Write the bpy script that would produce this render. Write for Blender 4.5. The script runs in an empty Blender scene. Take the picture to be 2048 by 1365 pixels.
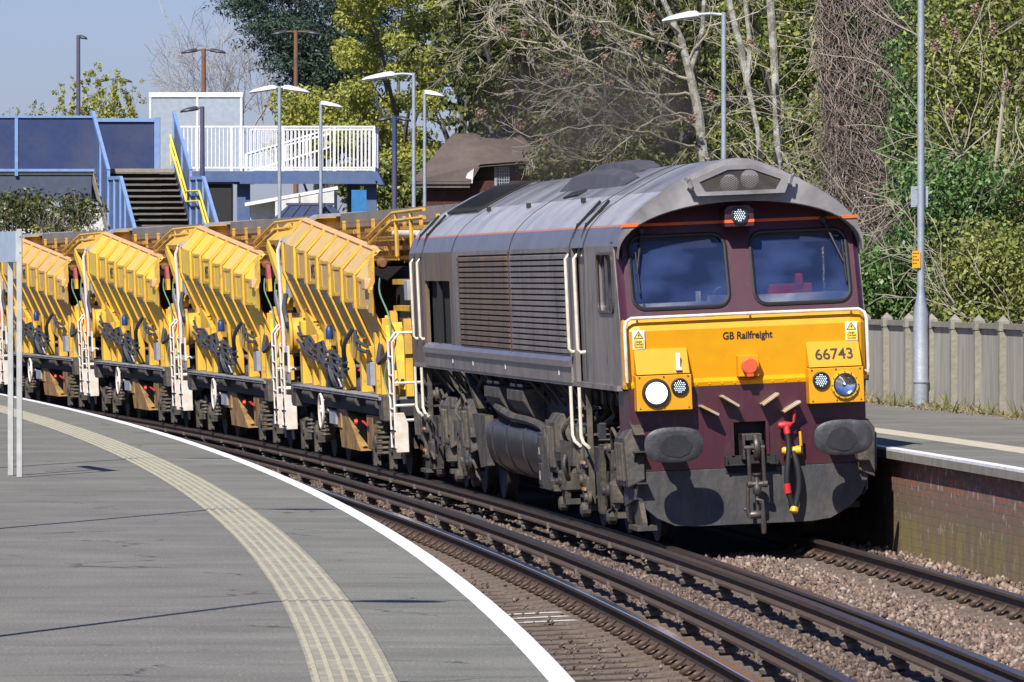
import bpy, bmesh, math, random
import numpy as np
from mathutils import Vector, Matrix
R_ = math.radians
random.seed(7)
RNG = np.random.default_rng(11)
scene = bpy.context.scene
COL = scene.collection

# ------------------------------------------------------------ camera
CAMH = 2.7074
cam_d = bpy.data.cameras.new('camera')
cam = bpy.data.objects.new('camera', cam_d); COL.objects.link(cam)
cam_d.sensor_width = 36; cam_d.lens = 227.85; cam_d.clip_end = 6000; cam_d.clip_start = .5
cam.location = (0, 0, CAMH)
cam.rotation_euler = (R_(90 - 0.539), 0, 0)
scene.camera = cam
# ------------------------------------------------------------ light
SUN_EL, SUN_AZ = 45.0, 200.0      # sun stands behind the camera's left shoulder
world = bpy.data.worlds.new('World'); scene.world = world; world.use_nodes = True
wn = world.node_tree.nodes; wl = world.node_tree.links
sky = wn.new('ShaderNodeTexSky'); sky.sky_type = 'NISHITA'; sky.sun_disc = False
sky.sun_elevation = R_(SUN_EL); sky.sun_rotation = R_(SUN_AZ)
sky.air_density = 1.0; sky.dust_density = .5; sky.ozone_density = 4.0
bg = wn['Background']; bg.inputs['Strength'].default_value = 0.062
tint = wn.new('ShaderNodeMix'); tint.data_type = 'RGBA'; tint.blend_type = 'MULTIPLY'; tint.inputs[0].default_value = 1; tint.inputs[7].default_value = (.86, .90, 1.34, 1)
wl.new(sky.outputs[0], tint.inputs[6]); wl.new(tint.outputs[2], bg.inputs['Color'])
sd = bpy.data.lights.new('sun', 'SUN'); sd.energy = 5.0; sd.angle = R_(0.5); sd.color = (1, .955, .89)
so = bpy.data.objects.new('sun', sd); COL.objects.link(so)
tr = Vector((math.sin(R_(20)) * math.cos(R_(45)), math.cos(R_(20)) * math.cos(R_(45)), -math.sin(R_(45))))
so.rotation_euler = tr.to_track_quat('-Z', 'Y').to_euler(); so.location = (-20, -40, 60)
scene.view_settings.view_transform = 'Standard'; scene.view_settings.look = 'None'
scene.view_settings.exposure = 0.35; scene.view_settings.gamma = 1
scene.cycles.max_bounces = 6; scene.cycles.transparent_max_bounces = 12

# ------------------------------------------------------------ track alignment (metres; camera at origin, y away from it)
RAD, X50, T50, K3, K4 = 576.159, 1.1859, -.0808, 2.8421e-6, -.993e-8
CANT = R_(2.4); SC = math.sin(CANT); GAP = 1.91; OFFC = GAP + .7525
_nl = math.hypot(1, T50); _cx = X50 - RAD / _nl; _cy = 50 + RAD * T50 / _nl
def cx(off, Y):
    r = RAD + off
    return _cx + math.sqrt(r * r - (Y - _cy) ** 2) + K3 * (Y - 50) ** 3 + K4 * (Y - 50) ** 4
def head(Y, off=0):      # unit tangent
    v = Vector((cx(off, Y + .5) - cx(off, Y - .5), 1, 0)); return v.normalized()
def frame(off, Y, z=0, cant=0):
    t = head(Y, off); rt = Vector((t.y, -t.x, 0))
    right = rt * math.cos(cant) + Vector((0, 0, math.sin(cant)))
    up = -rt * math.sin(cant) + Vector((0, 0, math.cos(cant)))
    m = Matrix.Identity(4)
    for i, v in enumerate((right, t, up)):
        for k in range(3): m[k][i] = v[k]
    m[0][3], m[1][3], m[2][3] = cx(off, Y), Y, z
    return m
def chord(off, Ya, Yb, z, cant, back):     # vehicle frame: origin 'back' metres before bogie centre Ya
    a = Vector((cx(off, Ya), Ya, 0)); b = Vector((cx(off, Yb), Yb, 0)); t = (b - a).normalized()
    rt = Vector((t.y, -t.x, 0)); o = a - t * back
    right = rt * math.cos(cant) + Vector((0, 0, math.sin(cant)))
    up = -rt * math.sin(cant) + Vector((0, 0, math.cos(cant)))
    m = Matrix.Identity(4)
    for i, v in enumerate((right, t, up)):
        for k in range(3): m[k][i] = v[k]
    m[0][3], m[1][3], m[2][3] = o.x, o.y, z
    return m

# ------------------------------------------------------------ helpers
class MB:
    """collects shapes; build() links them as one mesh object"""
    def __init__(s): s.v = []; s.f = []; s.m = []; s.uv = None
    def add(s, vs, fs, m=0):
        b = len(s.v); s.v += [tuple(v) for v in vs]
        s.f += [tuple(i + b for i in f) for f in fs]; s.m += [m] * len(fs)
    def box(s, x0, x1, y0, y1, z0, z1, m=0):
        s.add([(x, y, z) for z in (z0, z1) for y in (y0, y1) for x in (x0, x1)],
              [(0, 2, 3, 1), (4, 5, 7, 6), (0, 1, 5, 4), (2, 6, 7, 3), (0, 4, 6, 2), (1, 3, 7, 5)], m)
    def cbox(s, c, size, rot=None, m=0):
        r = rot or Matrix.Identity(3); hx, hy, hz = [a / 2 for a in size]
        vs = [Vector(c) + r @ Vector((x, y, z)) for z in (-hz, hz) for y in (-hy, hy) for x in (-hx, hx)]
        s.add(vs, [(0, 2, 3, 1), (4, 5, 7, 6), (0, 1, 5, 4), (2, 6, 7, 3), (0, 4, 6, 2), (1, 3, 7, 5)], m)
    def beam(s, p, q, w, h, m=0, up=(0, 0, 1)):
        p, q = Vector(p), Vector(q); d = (q - p); L = d.length
        if L < 1e-6: return
        d /= L; u = Vector(up)
        if abs(d.dot(u)) > .98: u = Vector((1, 0, 0))
        r = d.cross(u).normalized(); u = r.cross(d).normalized()
        rot = Matrix((r, d, u)).transposed()
        s.cbox((p + q) / 2, (w, L, h), rot, m)
    def tube(s, pts, r, n=8, m=0, closed=False):
        pts = [Vector(p) for p in pts]; k = len(pts); rs = r if isinstance(r, (list, tuple)) else [r] * k
        vs = []; ref = None
        for i, p in enumerate(pts):
            a = pts[i - 1] if (i > 0 or closed) else p; b = pts[(i + 1) % k] if (i < k - 1 or closed) else p
            d = (b - a).normalized()
            if ref is None:
                ref = Vector((0, 0, 1)) if abs(d.z) < .9 else Vector((1, 0, 0))
            e1 = d.cross(ref).normalized(); e2 = e1.cross(d).normalized(); ref = e2
            for j in range(n):
                t = 2 * math.pi * j / n
                vs.append(p + (e1 * math.cos(t) + e2 * math.sin(t)) * rs[i])
        fs = []
        for i in range(k if closed else k - 1):
            for j in range(n):
                a = i * n + j; b = i * n + (j + 1) % n; c = ((i + 1) % k) * n
                fs.append((a, b, c + (j + 1) % n, c + j))
        if not closed:
            fs.append(tuple(range(n - 1, -1, -1))); fs.append(tuple((k - 1) * n + j for j in range(n)))
        s.add(vs, fs, m)
    def lathe(s, o, ax, prof, n=24, m=0, cap=True):     # prof: (radius, distance along axis)
        o = Vector(o); ax = Vector(ax).normalized(); ref = Vector((0, 0, 1)) if abs(ax.z) < .9 else Vector((1, 0, 0))
        e1 = ax.cross(ref).normalized(); e2 = ax.cross(e1)
        vs = [o + ax * h + (e1 * math.cos(2 * math.pi * j / n) + e2 * math.sin(2 * math.pi * j / n)) * max(r, 1e-4) for r, h in prof for j in range(n)]
        fs = []
        for i in range(len(prof) - 1):
            for j in range(n):
                a = i * n + j; b = i * n + (j + 1) % n
                fs.append((a, a + n, b + n, b))
        if cap: fs.append(tuple(range(n))); fs.append(tuple(len(prof) * n - 1 - j for j in range(n)))
        s.add(vs, fs, m)
    def prism(s, pts, ext, m=0):      # pts: 3-D polygon, ext: extrusion vector
        n = len(pts); e = Vector(ext); a = [Vector(p) for p in pts]
        s.add(a + [p + e for p in a], [tuple(range(n - 1, -1, -1)), tuple(range(n, 2 * n))] +
              [(i, (i + 1) % n, n + (i + 1) % n, n + i) for i in range(n)], m)
    def loft(s, rows, m=0, cap=False):   # rows of equal length point lists
        k = len(rows[0]); vs = [p for r in rows for p in r]
        fs = [(i * k + j, i * k + j + 1, (i + 1) * k + j + 1, (i + 1) * k + j) for i in range(len(rows) - 1) for j in range(k - 1)]
        if cap: fs += [tuple(range(k)), tuple((len(rows) - 1) * k + j for j in range(k - 1, -1, -1))]
        s.add(vs, fs, m)
    def build(s, name, mats, parent=None, smooth=False, bevel=0, fix=True):
        me = bpy.data.meshes.new(name); me.from_pydata(s.v, [], s.f)
        mats = mats if isinstance(mats, (list, tuple)) else [mats]
        for q in mats: me.materials.append(q)
        if len(mats) > 1: me.polygons.foreach_set('material_index', s.m)
        if fix:
            bm = bmesh.new(); bm.from_mesh(me); bmesh.ops.recalc_face_normals(bm, faces=bm.faces); bm.to_mesh(me); bm.free()
        if smooth:
            me.polygons.foreach_set('use_smooth', [True] * len(me.polygons)); me.set_sharp_from_angle(angle=R_(38))
        o = bpy.data.objects.new(name, me); COL.objects.link(o)
        if parent: o.parent = parent
        if bevel:
            b = o.modifiers.new('bevel', 'BEVEL'); b.width = bevel; b.segments = 2; b.limit_method = 'ANGLE'; b.angle_limit = R_(50)
        return o
def empty(name, label, cat, loc=(0, 0, 0), mat=None, group=None):
    o = bpy.data.objects.new(name, None); COL.objects.link(o); o.empty_display_size = .3
    if mat is not None: o.matrix_world = mat
    else: o.location = loc
    o['label'] = label; o['category'] = cat
    if group: o['group'] = group
    return o
def tag(o, label, cat, group=None):
    o['label'] = label; o['category'] = cat
    if group: o['group'] = group
    return o
def setting(o, kind='structure', label=None):
    o['kind'] = kind
    if label: o['label'] = label
    return o
def copy_tree(o, parent=None):
    c = o.copy(); COL.objects.link(c); c.parent = parent
    for ch in o.children: copy_tree(ch, c)
    return c
def rr(x0, x1, z0, z1, r, n=5):
    p = []
    for cx_, cz_, a in ((x1 - r, z1 - r, 0), (x0 + r, z1 - r, 90), (x0 + r, z0 + r, 180), (x1 - r, z0 + r, 270)):
        for i in range(n + 1):
            t = R_(a + 90 * i / n); p.append((cx_ + r * math.cos(t), cz_ + r * math.sin(t)))
    return p
def plate(name, outer, holes, fn, thick, mat, parent, smooth=False):
    """flat plate with real openings; fn maps (u, v) to a point; thick > 0 goes to +y"""
    bm = bmesh.new(); es = []
    for loop in [outer] + list(holes):
        vs = [bm.verts.new((u, 0, v)) for u, v in loop]
        es += [bm.edges.new((vs[i], vs[(i + 1) % len(vs)])) for i in range(len(vs))]
    bmesh.ops.triangle_fill(bm, use_beauty=True, use_dissolve=False, edges=es, normal=(0, -1, 0))
    fr = list(bm.faces)
    ret = bmesh.ops.extrude_face_region(bm, geom=fr)
    nv = [g for g in ret['geom'] if isinstance(g, bmesh.types.BMVert)]
    for v in nv: v.co.y = 1
    for v in bm.verts:
        p = Vector(fn(v.co.x, v.co.z)); p.y += thick * v.co.y; v.co = p
    bmesh.ops.recalc_face_normals(bm, faces=bm.faces)
    me = bpy.data.meshes.new(name); bm.to_mesh(me); bm.free(); me.materials.append(mat)
    o = bpy.data.objects.new(name, me); COL.objects.link(o); o.parent = parent
    return o
def text(name, body, size, mat, parent, m, align='CENTER', sx=1.0, bold=0.0):
    c = bpy.data.curves.new(name, 'FONT'); c.body = body; c.size = size; c.align_x = align; c.align_y = 'CENTER'; c.extrude = .0015; c.offset = bold
    t = bpy.data.objects.new(name, c); COL.objects.link(t)
    me = bpy.data.meshes.new_from_object(t); bpy.data.objects.remove(t)
    me.materials.append(mat); o = bpy.data.objects.new(name, me); COL.objects.link(o); o.parent = parent
    o.matrix_basis = m @ Matrix.Diagonal((sx, 1, 1, 1))
    return o
ROT_FRONT = Matrix.Rotation(R_(90), 4, 'X')                         # text facing -y
ROT_LEFT = Matrix.Rotation(R_(-90), 4, 'Z') @ Matrix.Rotation(R_(90), 4, 'X')   # text facing -x

# ------------------------------------------------------------ materials
def mat(name, col, rough=.6, metal=0, dirt=None, damt=.5, dscale=2.0, streak=1.0, bump=0, bscale=30, var=.12, spec=.5, coat=0, island=0, uv=False, thr=(.42, .68), d2=None):
    m = bpy.data.materials.new(name); m.use_nodes = True; N = m.node_tree.nodes; L = m.node_tree.links
    b = N['Principled BSDF']; b.inputs['Roughness'].default_value = rough; b.inputs['Metallic'].default_value = metal
    b.inputs['Specular IOR Level'].default_value = spec
    if coat: b.inputs['Coat Weight'].default_value = coat; b.inputs['Coat Roughness'].default_value = .12
    tc = N.new('ShaderNodeTexCoord'); mp = N.new('ShaderNodeMapping')
    L.new(tc.outputs['UV' if uv else 'Object'], mp.inputs[0]); mp.inputs['Scale'].default_value = (1, 1, 1 / streak) if not uv else (1, 1, 1)
    c0 = N.new('ShaderNodeRGB'); c0.outputs[0].default_value = (*col, 1); out = c0.outputs[0]
    if var:
        n = N.new('ShaderNodeTexNoise'); n.inputs['Scale'].default_value = 7; n.inputs['Detail'].default_value = 6; L.new(mp.outputs[0], n.inputs[0])
        mr = N.new('ShaderNodeMapRange'); mr.inputs[1].default_value = .3; mr.inputs[2].default_value = .7; mr.inputs[3].default_value = 1 - var; mr.inputs[4].default_value = 1 + var
        L.new(n.outputs[0], mr.inputs[0]); mx = N.new('ShaderNodeMix'); mx.data_type = 'RGBA'; mx.blend_type = 'MULTIPLY'; mx.inputs[0].default_value = 1
        L.new(out, mx.inputs[6]); L.new(mr.outputs[0], mx.inputs[7]); out = mx.outputs[2]
    if island:
        g = N.new('ShaderNodeNewGeometry'); mr = N.new('ShaderNodeMapRange'); mr.inputs[3].default_value = 1 - island; mr.inputs[4].default_value = 1 + island
        L.new(g.outputs['Random Per Island'], mr.inputs[0]); mx = N.new('ShaderNodeMix'); mx.data_type = 'RGBA'; mx.blend_type = 'MULTIPLY'; mx.inputs[0].default_value = 1
        L.new(out, mx.inputs[6]); L.new(mr.outputs[0], mx.inputs[7]); out = mx.outputs[2]
    if dirt:
        n = N.new('ShaderNodeTexNoise'); n.inputs['Scale'].default_value = dscale; n.inputs['Detail'].default_value = 9; n.inputs['Roughness'].default_value = .65; L.new(mp.outputs[0], n.inputs[0])
        mr = N.new('ShaderNodeMapRange'); mr.inputs[1].default_value = thr[0]; mr.inputs[2].default_value = thr[1]; mr.inputs[3].default_value = 0; mr.inputs[4].default_value = damt
        L.new(n.outputs[0], mr.inputs[0]); mx = N.new('ShaderNodeMix'); mx.data_type = 'RGBA'; L.new(mr.outputs[0], mx.inputs[0])
        L.new(out, mx.inputs[6]); mx.inputs[7].default_value = (*dirt, 1); out = mx.outputs[2]
    if d2:      # second wear layer: colour, amount, scale, threshold pair
        c2, a2, s2, t2 = d2
        n = N.new('ShaderNodeTexNoise'); n.noise_dimensions = '4D'; n.inputs['W'].default_value = 7.3; n.inputs['Scale'].default_value = s2; n.inputs['Detail'].default_value = 10; n.inputs['Roughness'].default_value = .72; L.new(mp.outputs[0], n.inputs[0])
        mr = N.new('ShaderNodeMapRange'); mr.inputs[1].default_value = t2[0]; mr.inputs[2].default_value = t2[1]; mr.inputs[3].default_value = 0; mr.inputs[4].default_value = a2
        L.new(n.outputs[0], mr.inputs[0]); mx = N.new('ShaderNodeMix'); mx.data_type = 'RGBA'; L.new(mr.outputs[0], mx.inputs[0])
        L.new(out, mx.inputs[6]); mx.inputs[7].default_value = (*c2, 1); out = mx.outputs[2]
    L.new(out, b.inputs['Base Color'])
    if bump:
        n = N.new('ShaderNodeTexNoise'); n.inputs['Scale'].default_value = bscale; n.inputs['Detail'].default_value = 5; L.new(mp.outputs[0], n.inputs[0])
        bp = N.new('ShaderNodeBump'); bp.inputs['Strength'].default_value = bump; bp.inputs['Distance'].default_value = .02; L.new(n.outputs[0], bp.inputs['Height']); L.new(bp.outputs[0], b.inputs['Normal'])
    return m
def leafmat(name, cols, rough=.5, trans=.25, spec=.4):
    """leaf colour picked per leaf from a ramp; some light passes through"""
    m = bpy.data.materials.new(name); m.use_nodes = True; N = m.node_tree.nodes; L = m.node_tree.links
    b = N['Principled BSDF']; b.inputs['Roughness'].default_value = rough; b.inputs['Specular IOR Level'].default_value = spec
    g = N.new('ShaderNodeNewGeometry'); r = N.new('ShaderNodeValToRGB'); L.new(g.outputs['Random Per Island'], r.inputs[0])
    e = r.color_ramp.elements
    for i, c in enumerate(cols):
        p = i / max(1, len(cols) - 1)
        if i < 2: e[i].position = p if i == 0 else p; e[i].color = (*c, 1)
        else: q = e.new(p); q.color = (*c, 1)
    L.new(r.outputs[0], b.inputs['Base Color'])
    if trans:
        t = N.new('ShaderNodeBsdfTranslucent'); L.new(r.outputs[0], t.inputs[0]); mx = N.new('ShaderNodeMixShader'); mx.inputs[0].default_value = trans
        L.new(b.outputs[0], mx.inputs[1]); L.new(t.outputs[0], mx.inputs[2]); L.new(mx.outputs[0], N['Material Output'].inputs[0])
    return m
def emit(name, col, st):
    m = bpy.data.materials.new(name); m.use_nodes = True; b = m.node_tree.nodes['Principled BSDF']
    b.inputs['Base Color'].default_value = (*col, 1); b.inputs['Emission Color'].default_value = (*col, 1); b.inputs['Emission Strength'].default_value = st
    return m
# ============================================================ GROUND, TRACKS, PLATFORMS
m_ground = mat('grassy_earth', (.06, .065, .03), .95, dirt=(.11, .085, .05), dscale=.3)
g = MB(); g.add([(-3000, -3000, -.62), (3000, -3000, -.62), (3000, 4000, -.62), (-3000, 4000, -.62)], [(0, 1, 2, 3)])
setting(g.build('ground', m_ground))

YS = list(np.arange(4, 226, 2.0))
def ribbon(name, rows, m, ys=None, mats_idx=None):
    """surface swept along the track: rows = (offset, z)"""
    ys = list(ys if ys is not None else YS); mb = MB()
    mb.loft([[(cx(o, y), y, z) for o, z in rows] for y in ys], 0)
    if mats_idx:
        k = len(rows) - 1
        mb.m = [mats_idx[i % k] for i in range(len(mb.f))]
    ob = mb.build(name, m, fix=False); me = ob.data
    uvl = me.uv_layers.new(name='UVMap'); w = [0]
    for i in range(1, len(rows)): w.append(w[-1] + math.hypot(rows[i][0] - rows[i - 1][0], rows[i][1] - rows[i - 1][1]))
    k = len(rows); lv = np.empty(len(me.loops), int); me.loops.foreach_get('vertex_index', lv)
    uv = np.array([(ys[i // k], w[i % k]) for i in lv]); uvl.data.foreach_set('uv', uv.ravel())
    return ob
m_ballastbed = mat('ballast_bed', (.125, .092, .07), .95, dirt=(.05, .04, .033), damt=.8, dscale=9, bump=1, bscale=60, thr=(.4, .6))
ZB = -.215
m_dirtbed = mat('oily_dirt_bed', (.055, .04, .03), .95, dirt=(.12, .09, .07), damt=.6, dscale=14, bump=1, bscale=50, thr=(.5, .62))
bed = ribbon('track_bed', [(-3.0, ZB - .03), (-1.3, ZB - .03), (-.2, ZB + .0), (.5, ZB + .02), (GAP - .3, ZB + .02), (GAP, ZB + .01), (GAP + 1.5, ZB + .05), (GAP + 2.6, ZB + .06)], [m_ballastbed, m_dirtbed], mats_idx=[1, 1, 1, 0, 0, 0, 0, 0, 0][:7])
setting(bed)

m_railside = mat('rusty_rail', (.085, .055, .038), .75, dirt=(.03, .022, .018), dscale=5)
m_railtop = mat('polished_rail_head', (.55, .56, .6), .16, 1, var=.05)
m_raildull = mat('worn_rail_head', (.16, .135, .12), .35, .8, var=.1)
m_cond = mat('conductor_rail_steel', (.075, .07, .068), .42, .6, dirt=(.05, .035, .025), dscale=6)
RP = [(-.07, -.159), (-.07, -.15), (-.012, -.125), (-.011, -.045), (-.035, -.03), (-.036, -.006), (-.03, 0), (.03, 0), (.036, -.006), (.035, -.03), (.011, -.045), (.012, -.125), (.07, -.15), (.07, -.159)]
def rail(name, off, z, label, top, prof=RP, side=m_railside, cant=CANT):
    rows = [(off + a * math.cos(cant) - b * SC, z + b + a * SC) for a, b in prof]
    i = [0] * (len(prof) - 1)
    for k in range(len(prof) - 1):
        if prof[k][1] > -.01 and prof[k + 1][1] > -.01: i[k] = 1
    return tag(ribbon(name, rows, [side, top], mats_idx=i), label, 'rail')
rail('rail', 0, 0, 'shiny rail of the empty near track, with a bright polished head', m_railtop)
rail('rail', -1.505, -1.505 * SC, 'rail of the empty near track hidden under the platform edge', m_railtop)
rail('rail', GAP, 0, 'rail under the left hand wheels of the locomotive', m_raildull)
rail('rail', GAP + 1.505, 1.505 * SC, 'rail below the brick platform wall, under the right hand wheels', m_raildull)
CP = [(-.075, -.12), (-.075, -.10), (-.02, -.085), (-.02, -.05), (-.042, -.035), (-.042, 0), (.042, 0), (.042, -.035), (.02, -.05), (.02, -.085), (.075, -.10), (.075, -.12)]
m_pot = mat('grey_insulator', (.17, .14, .115), .7, dirt=(.05, .04, .03))
pot = MB(); pot.lathe((0, 0, -.24), (0, 0, 1), [(.075, 0), (.085, .03), (.055, .05), (.08, .07), (.05, .1), (.045, .125)], 10)
pot.box(-.11, .11, -.045, .045, -.125, -.105); pot.box(-.11, -.085, -.03, .03, -.12, -.07); pot.box(.085, .11, -.03, .03, -.12, -.07)
pot0 = None
for off, lab in ((.43, 'dark conductor rail beside the shiny near track rail'), (GAP - .43, 'dark conductor rail nearest the train, raised on insulator pots')):
    zz = .08 + (.43 * SC if off == .43 else 0)
    cr = rail('conductor_rail', off, zz, lab, m_cond, CP, m_railside); cr['category'] = 'conductor rail'
    for Y in np.arange(28, 142, 2.7):
        if pot0 is None: pot0 = o = pot.build('insulator', m_pot)
        else: o = pot0.copy(); COL.objects.link(o)
        o.parent = cr; o.matrix_basis = frame(off, Y + (0.9 if off > 1 else 0), zz, CANT)

# sleepers with rail clips
m_sleeper = mat('dirty_concrete', (.165, .125, .095), .9, dirt=(.06, .045, .035), dscale=9, bump=.6, bscale=40, island=.15)
m_clip = mat('rusty_clip', (.10, .065, .045), .6, .3)
def sleeper():
    mb = MB(); hw = 1.25
    mb.loft([[(x, -.13, -.36), (x, -.115, z), (x, -.02, z + .008), (x, .02, z + .008), (x, .115, z), (x, .13, -.36)] for x, z in ((-hw, -.17), (-.9, -.168), (-.6, -.175), (-.35, -.19), (.35, -.19), (.6, -.175), (.9, -.168), (hw, -.17))], cap=True)
    return mb.build('sleeper', m_sleeper)
def clip():
    mb = MB(); pts = [(math.cos(a) * .05 - .135, math.sin(a) * .062, -.118 + .03 * math.cos(a)) for a in np.linspace(-2.6, 2.8, 11)]
    mb.tube(pts, .016, 6); mb.tube([(-.13, 0, -.15), (-.07, .0, -.138)], .012, 6); mb.box(-.17, -.075, -.04, .04, -.175, -.155)
    return mb.build('rail_clip', m_clip, smooth=True)
sl0 = None
for off, lab, grp in ((-.7525, 'brown concrete sleeper of the empty near track, half buried in dirt', 'sleepers of the near track'), (OFFC, 'brown concrete sleeper in the track the train stands on', 'sleepers of the track under the train')):
    y = 26.
    while y < (76 if off < 0 else 68):
        if sl0 is None:
            sl0 = s = sleeper(); c1 = clip(); c1.parent = s; c1.location = (.7525, 0, 0)
            c2 = c1.copy(); COL.objects.link(c2); c2.parent = s; c2.location = (-.7525 + .2, 0, 0); c2.location = (-.7525, 0, 0)
        else: s = copy_tree(sl0)
        tag(s, lab, 'sleeper', grp)
        zc = -.7525 * SC if off < 0 else .7525 * SC
        s.matrix_world = frame(off, y, zc, CANT); y += .66
        if off < 0 and 55.6 < y < 57.2:
            mb = MB(); mb.box(.02, .62, -.05, -.01, -.1745, -.172); mb.box(.1, .60, .03, .06, -.1745, -.172); mb.build('paint_mark', mat('white_track_paint', (.7, .7, .66), .8, dirt=(.3, .25, .2)), s)

# ballast stones
def stones(n, o0, o1, y0, y1, smin, smax, z=ZB, seed=0, cl=0):
    r = np.random.default_rng(seed); u = r.random(n); Y = y0 + (y1 - y0) * u ** 1.35; O = o0 + (o1 - o0) * r.random(n)
    X = np.array([cx(a, b) for a, b in zip(O, Y)])
    # keep rail feet and sleeper tops clear
    S = smin + (smax - smin) * r.random(n) ** 1.8
    base = np.array([(1, 0, 0), (-1, 0, 0), (0, 1, 0), (0, -1, 0), (0, 0, 1), (0, 0, -1), (.6, .6, .5), (-.6, .5, .6)])
    fc = np.array([(0, 6, 4), (6, 2, 4), (0, 2, 6), (2, 7, 4), (7, 1, 4), (2, 1, 7), (1, 3, 4), (3, 0, 4), (2, 0, 5), (1, 2, 5), (3, 1, 5), (0, 3, 5)])
    V = base[None] * (0.65 + .6 * r.random((n, 8, 1))) * (S / 2)[:, None, None] * (.7 + .6 * r.random((n, 1, 3)))
    a = r.random(n) * 6.283; ca, sa = np.cos(a)[:, None], np.sin(a)[:, None]
    Vx = V[..., 0] * ca - V[..., 1] * sa; Vy = V[..., 0] * sa + V[..., 1] * ca
    zz = z + (O - 0) * 0 + S * (.15 + .5 * r.random(n)) + np.where(O > GAP - .3, (O - GAP) * SC * .6, 0)
    P = np.stack([Vx + X[:, None], Vy + Y[:, None], V[..., 2] + zz[:, None]], -1).reshape(-1, 3)
    F = (fc[None] + (np.arange(n) * 8)[:, None, None]).reshape(-1, 3)
    return P, F
def fastmesh(name, P, F, mt, parent=None):
    me = bpy.data.meshes.new(name); k = F.shape[1]
    me.vertices.add(len(P)); me.vertices.foreach_set('co', P.astype(np.float32).ravel())
    me.loops.add(F.size); me.loops.foreach_set('vertex_index', F.astype(np.int32).ravel())
    me.polygons.add(len(F)); me.polygons.foreach_set('loop_start', np.arange(0, F.size, k, dtype=np.int32)); me.update(calc_edges=True); me.validate()
    me.materials.append(mt); o = bpy.data.objects.new(name, me); COL.objects.link(o); o.parent = parent
    return o
def cat(parts):
    Ps, Fs, b = [], [], 0
    for P, F in parts: Ps.append(P); Fs.append(F + b); b += len(P)
    return np.concatenate(Ps), np.concatenate(Fs)
m_stone2 = leafmat('dirty_ballast', [(.08, .056, .044), (.17, .12, .092), (.12, .085, .066), (.23, .17, .135), (.07, .055, .048), (.18, .125, .096), (.30, .235, .19)], .9, 0, .2)
m_stone = leafmat('granite_ballast', [(.09, .06, .045), (.22, .15, .11), (.14, .10, .078), (.32, .24, .18), (.08, .065, .06), (.26, .18, .13), (.40, .32, .26)], .85, 0, .3)
P, F = cat([stones(24000, .56, GAP - .52, 30, 112, .025, .058, ZB + .0, 1),
            stones(2600, .1, .56, 28, 80, .03, .06, ZB - .01, 5), stones(2600, GAP - .5, GAP - .1, 28, 100, .03, .07, ZB - .01, 8), stones(1500, -1.35, -.2, 26, 74, .015, .045, ZB + .015, 6)])
setting(fastmesh('ballast_stones', P, F, m_stone2), 'stuff', 'dirty brown granite ballast between the two tracks')
P, F = cat([stones(20000, GAP + .12, GAP + 1.0, 30, 67, .03, .07, ZB + .04, 2),
            stones(3500, GAP + 1.0, GAP + 1.42, 34, 67, .03, .06, ZB + .01, 3),
            stones(6000, GAP + 1.62, GAP + 2.5, 36, 68, .03, .08, ZB + .06, 4),
            ])
setting(fastmesh('ballast_stones', P, F, m_stone), 'stuff', 'loose pale brown granite ballast in front of the locomotive and along the brick wall')
# worn cover boards lying in the six foot
m_board = mat('grey_cover_board', (.10, .095, .088), .85, dirt=(.05, .04, .03))
for Y, o, w, l, lab in ((44.6, .98, .5, 1.3, 'grey flat concrete slab lying in the ballast near the bottom right'), (42.6, 1.15, .5, 1.2, 'grey flat concrete slab nearest the bottom edge of the picture'), (76, .95, .35, 2.6, 'thin grey slab in the ballast between the tracks, beside the locomotive bogie')):
    mb = MB(); mb.box(-w / 2, w / 2, -l / 2, l / 2, -.02, .045); s = mb.build('cover_slab', m_board, bevel=.008)
    s.matrix_world = frame(o, Y, ZB + .075, R_(1)) @ Matrix.Rotation(R_(-4), 4, 'Z'); tag(s, lab, 'slab')

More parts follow.
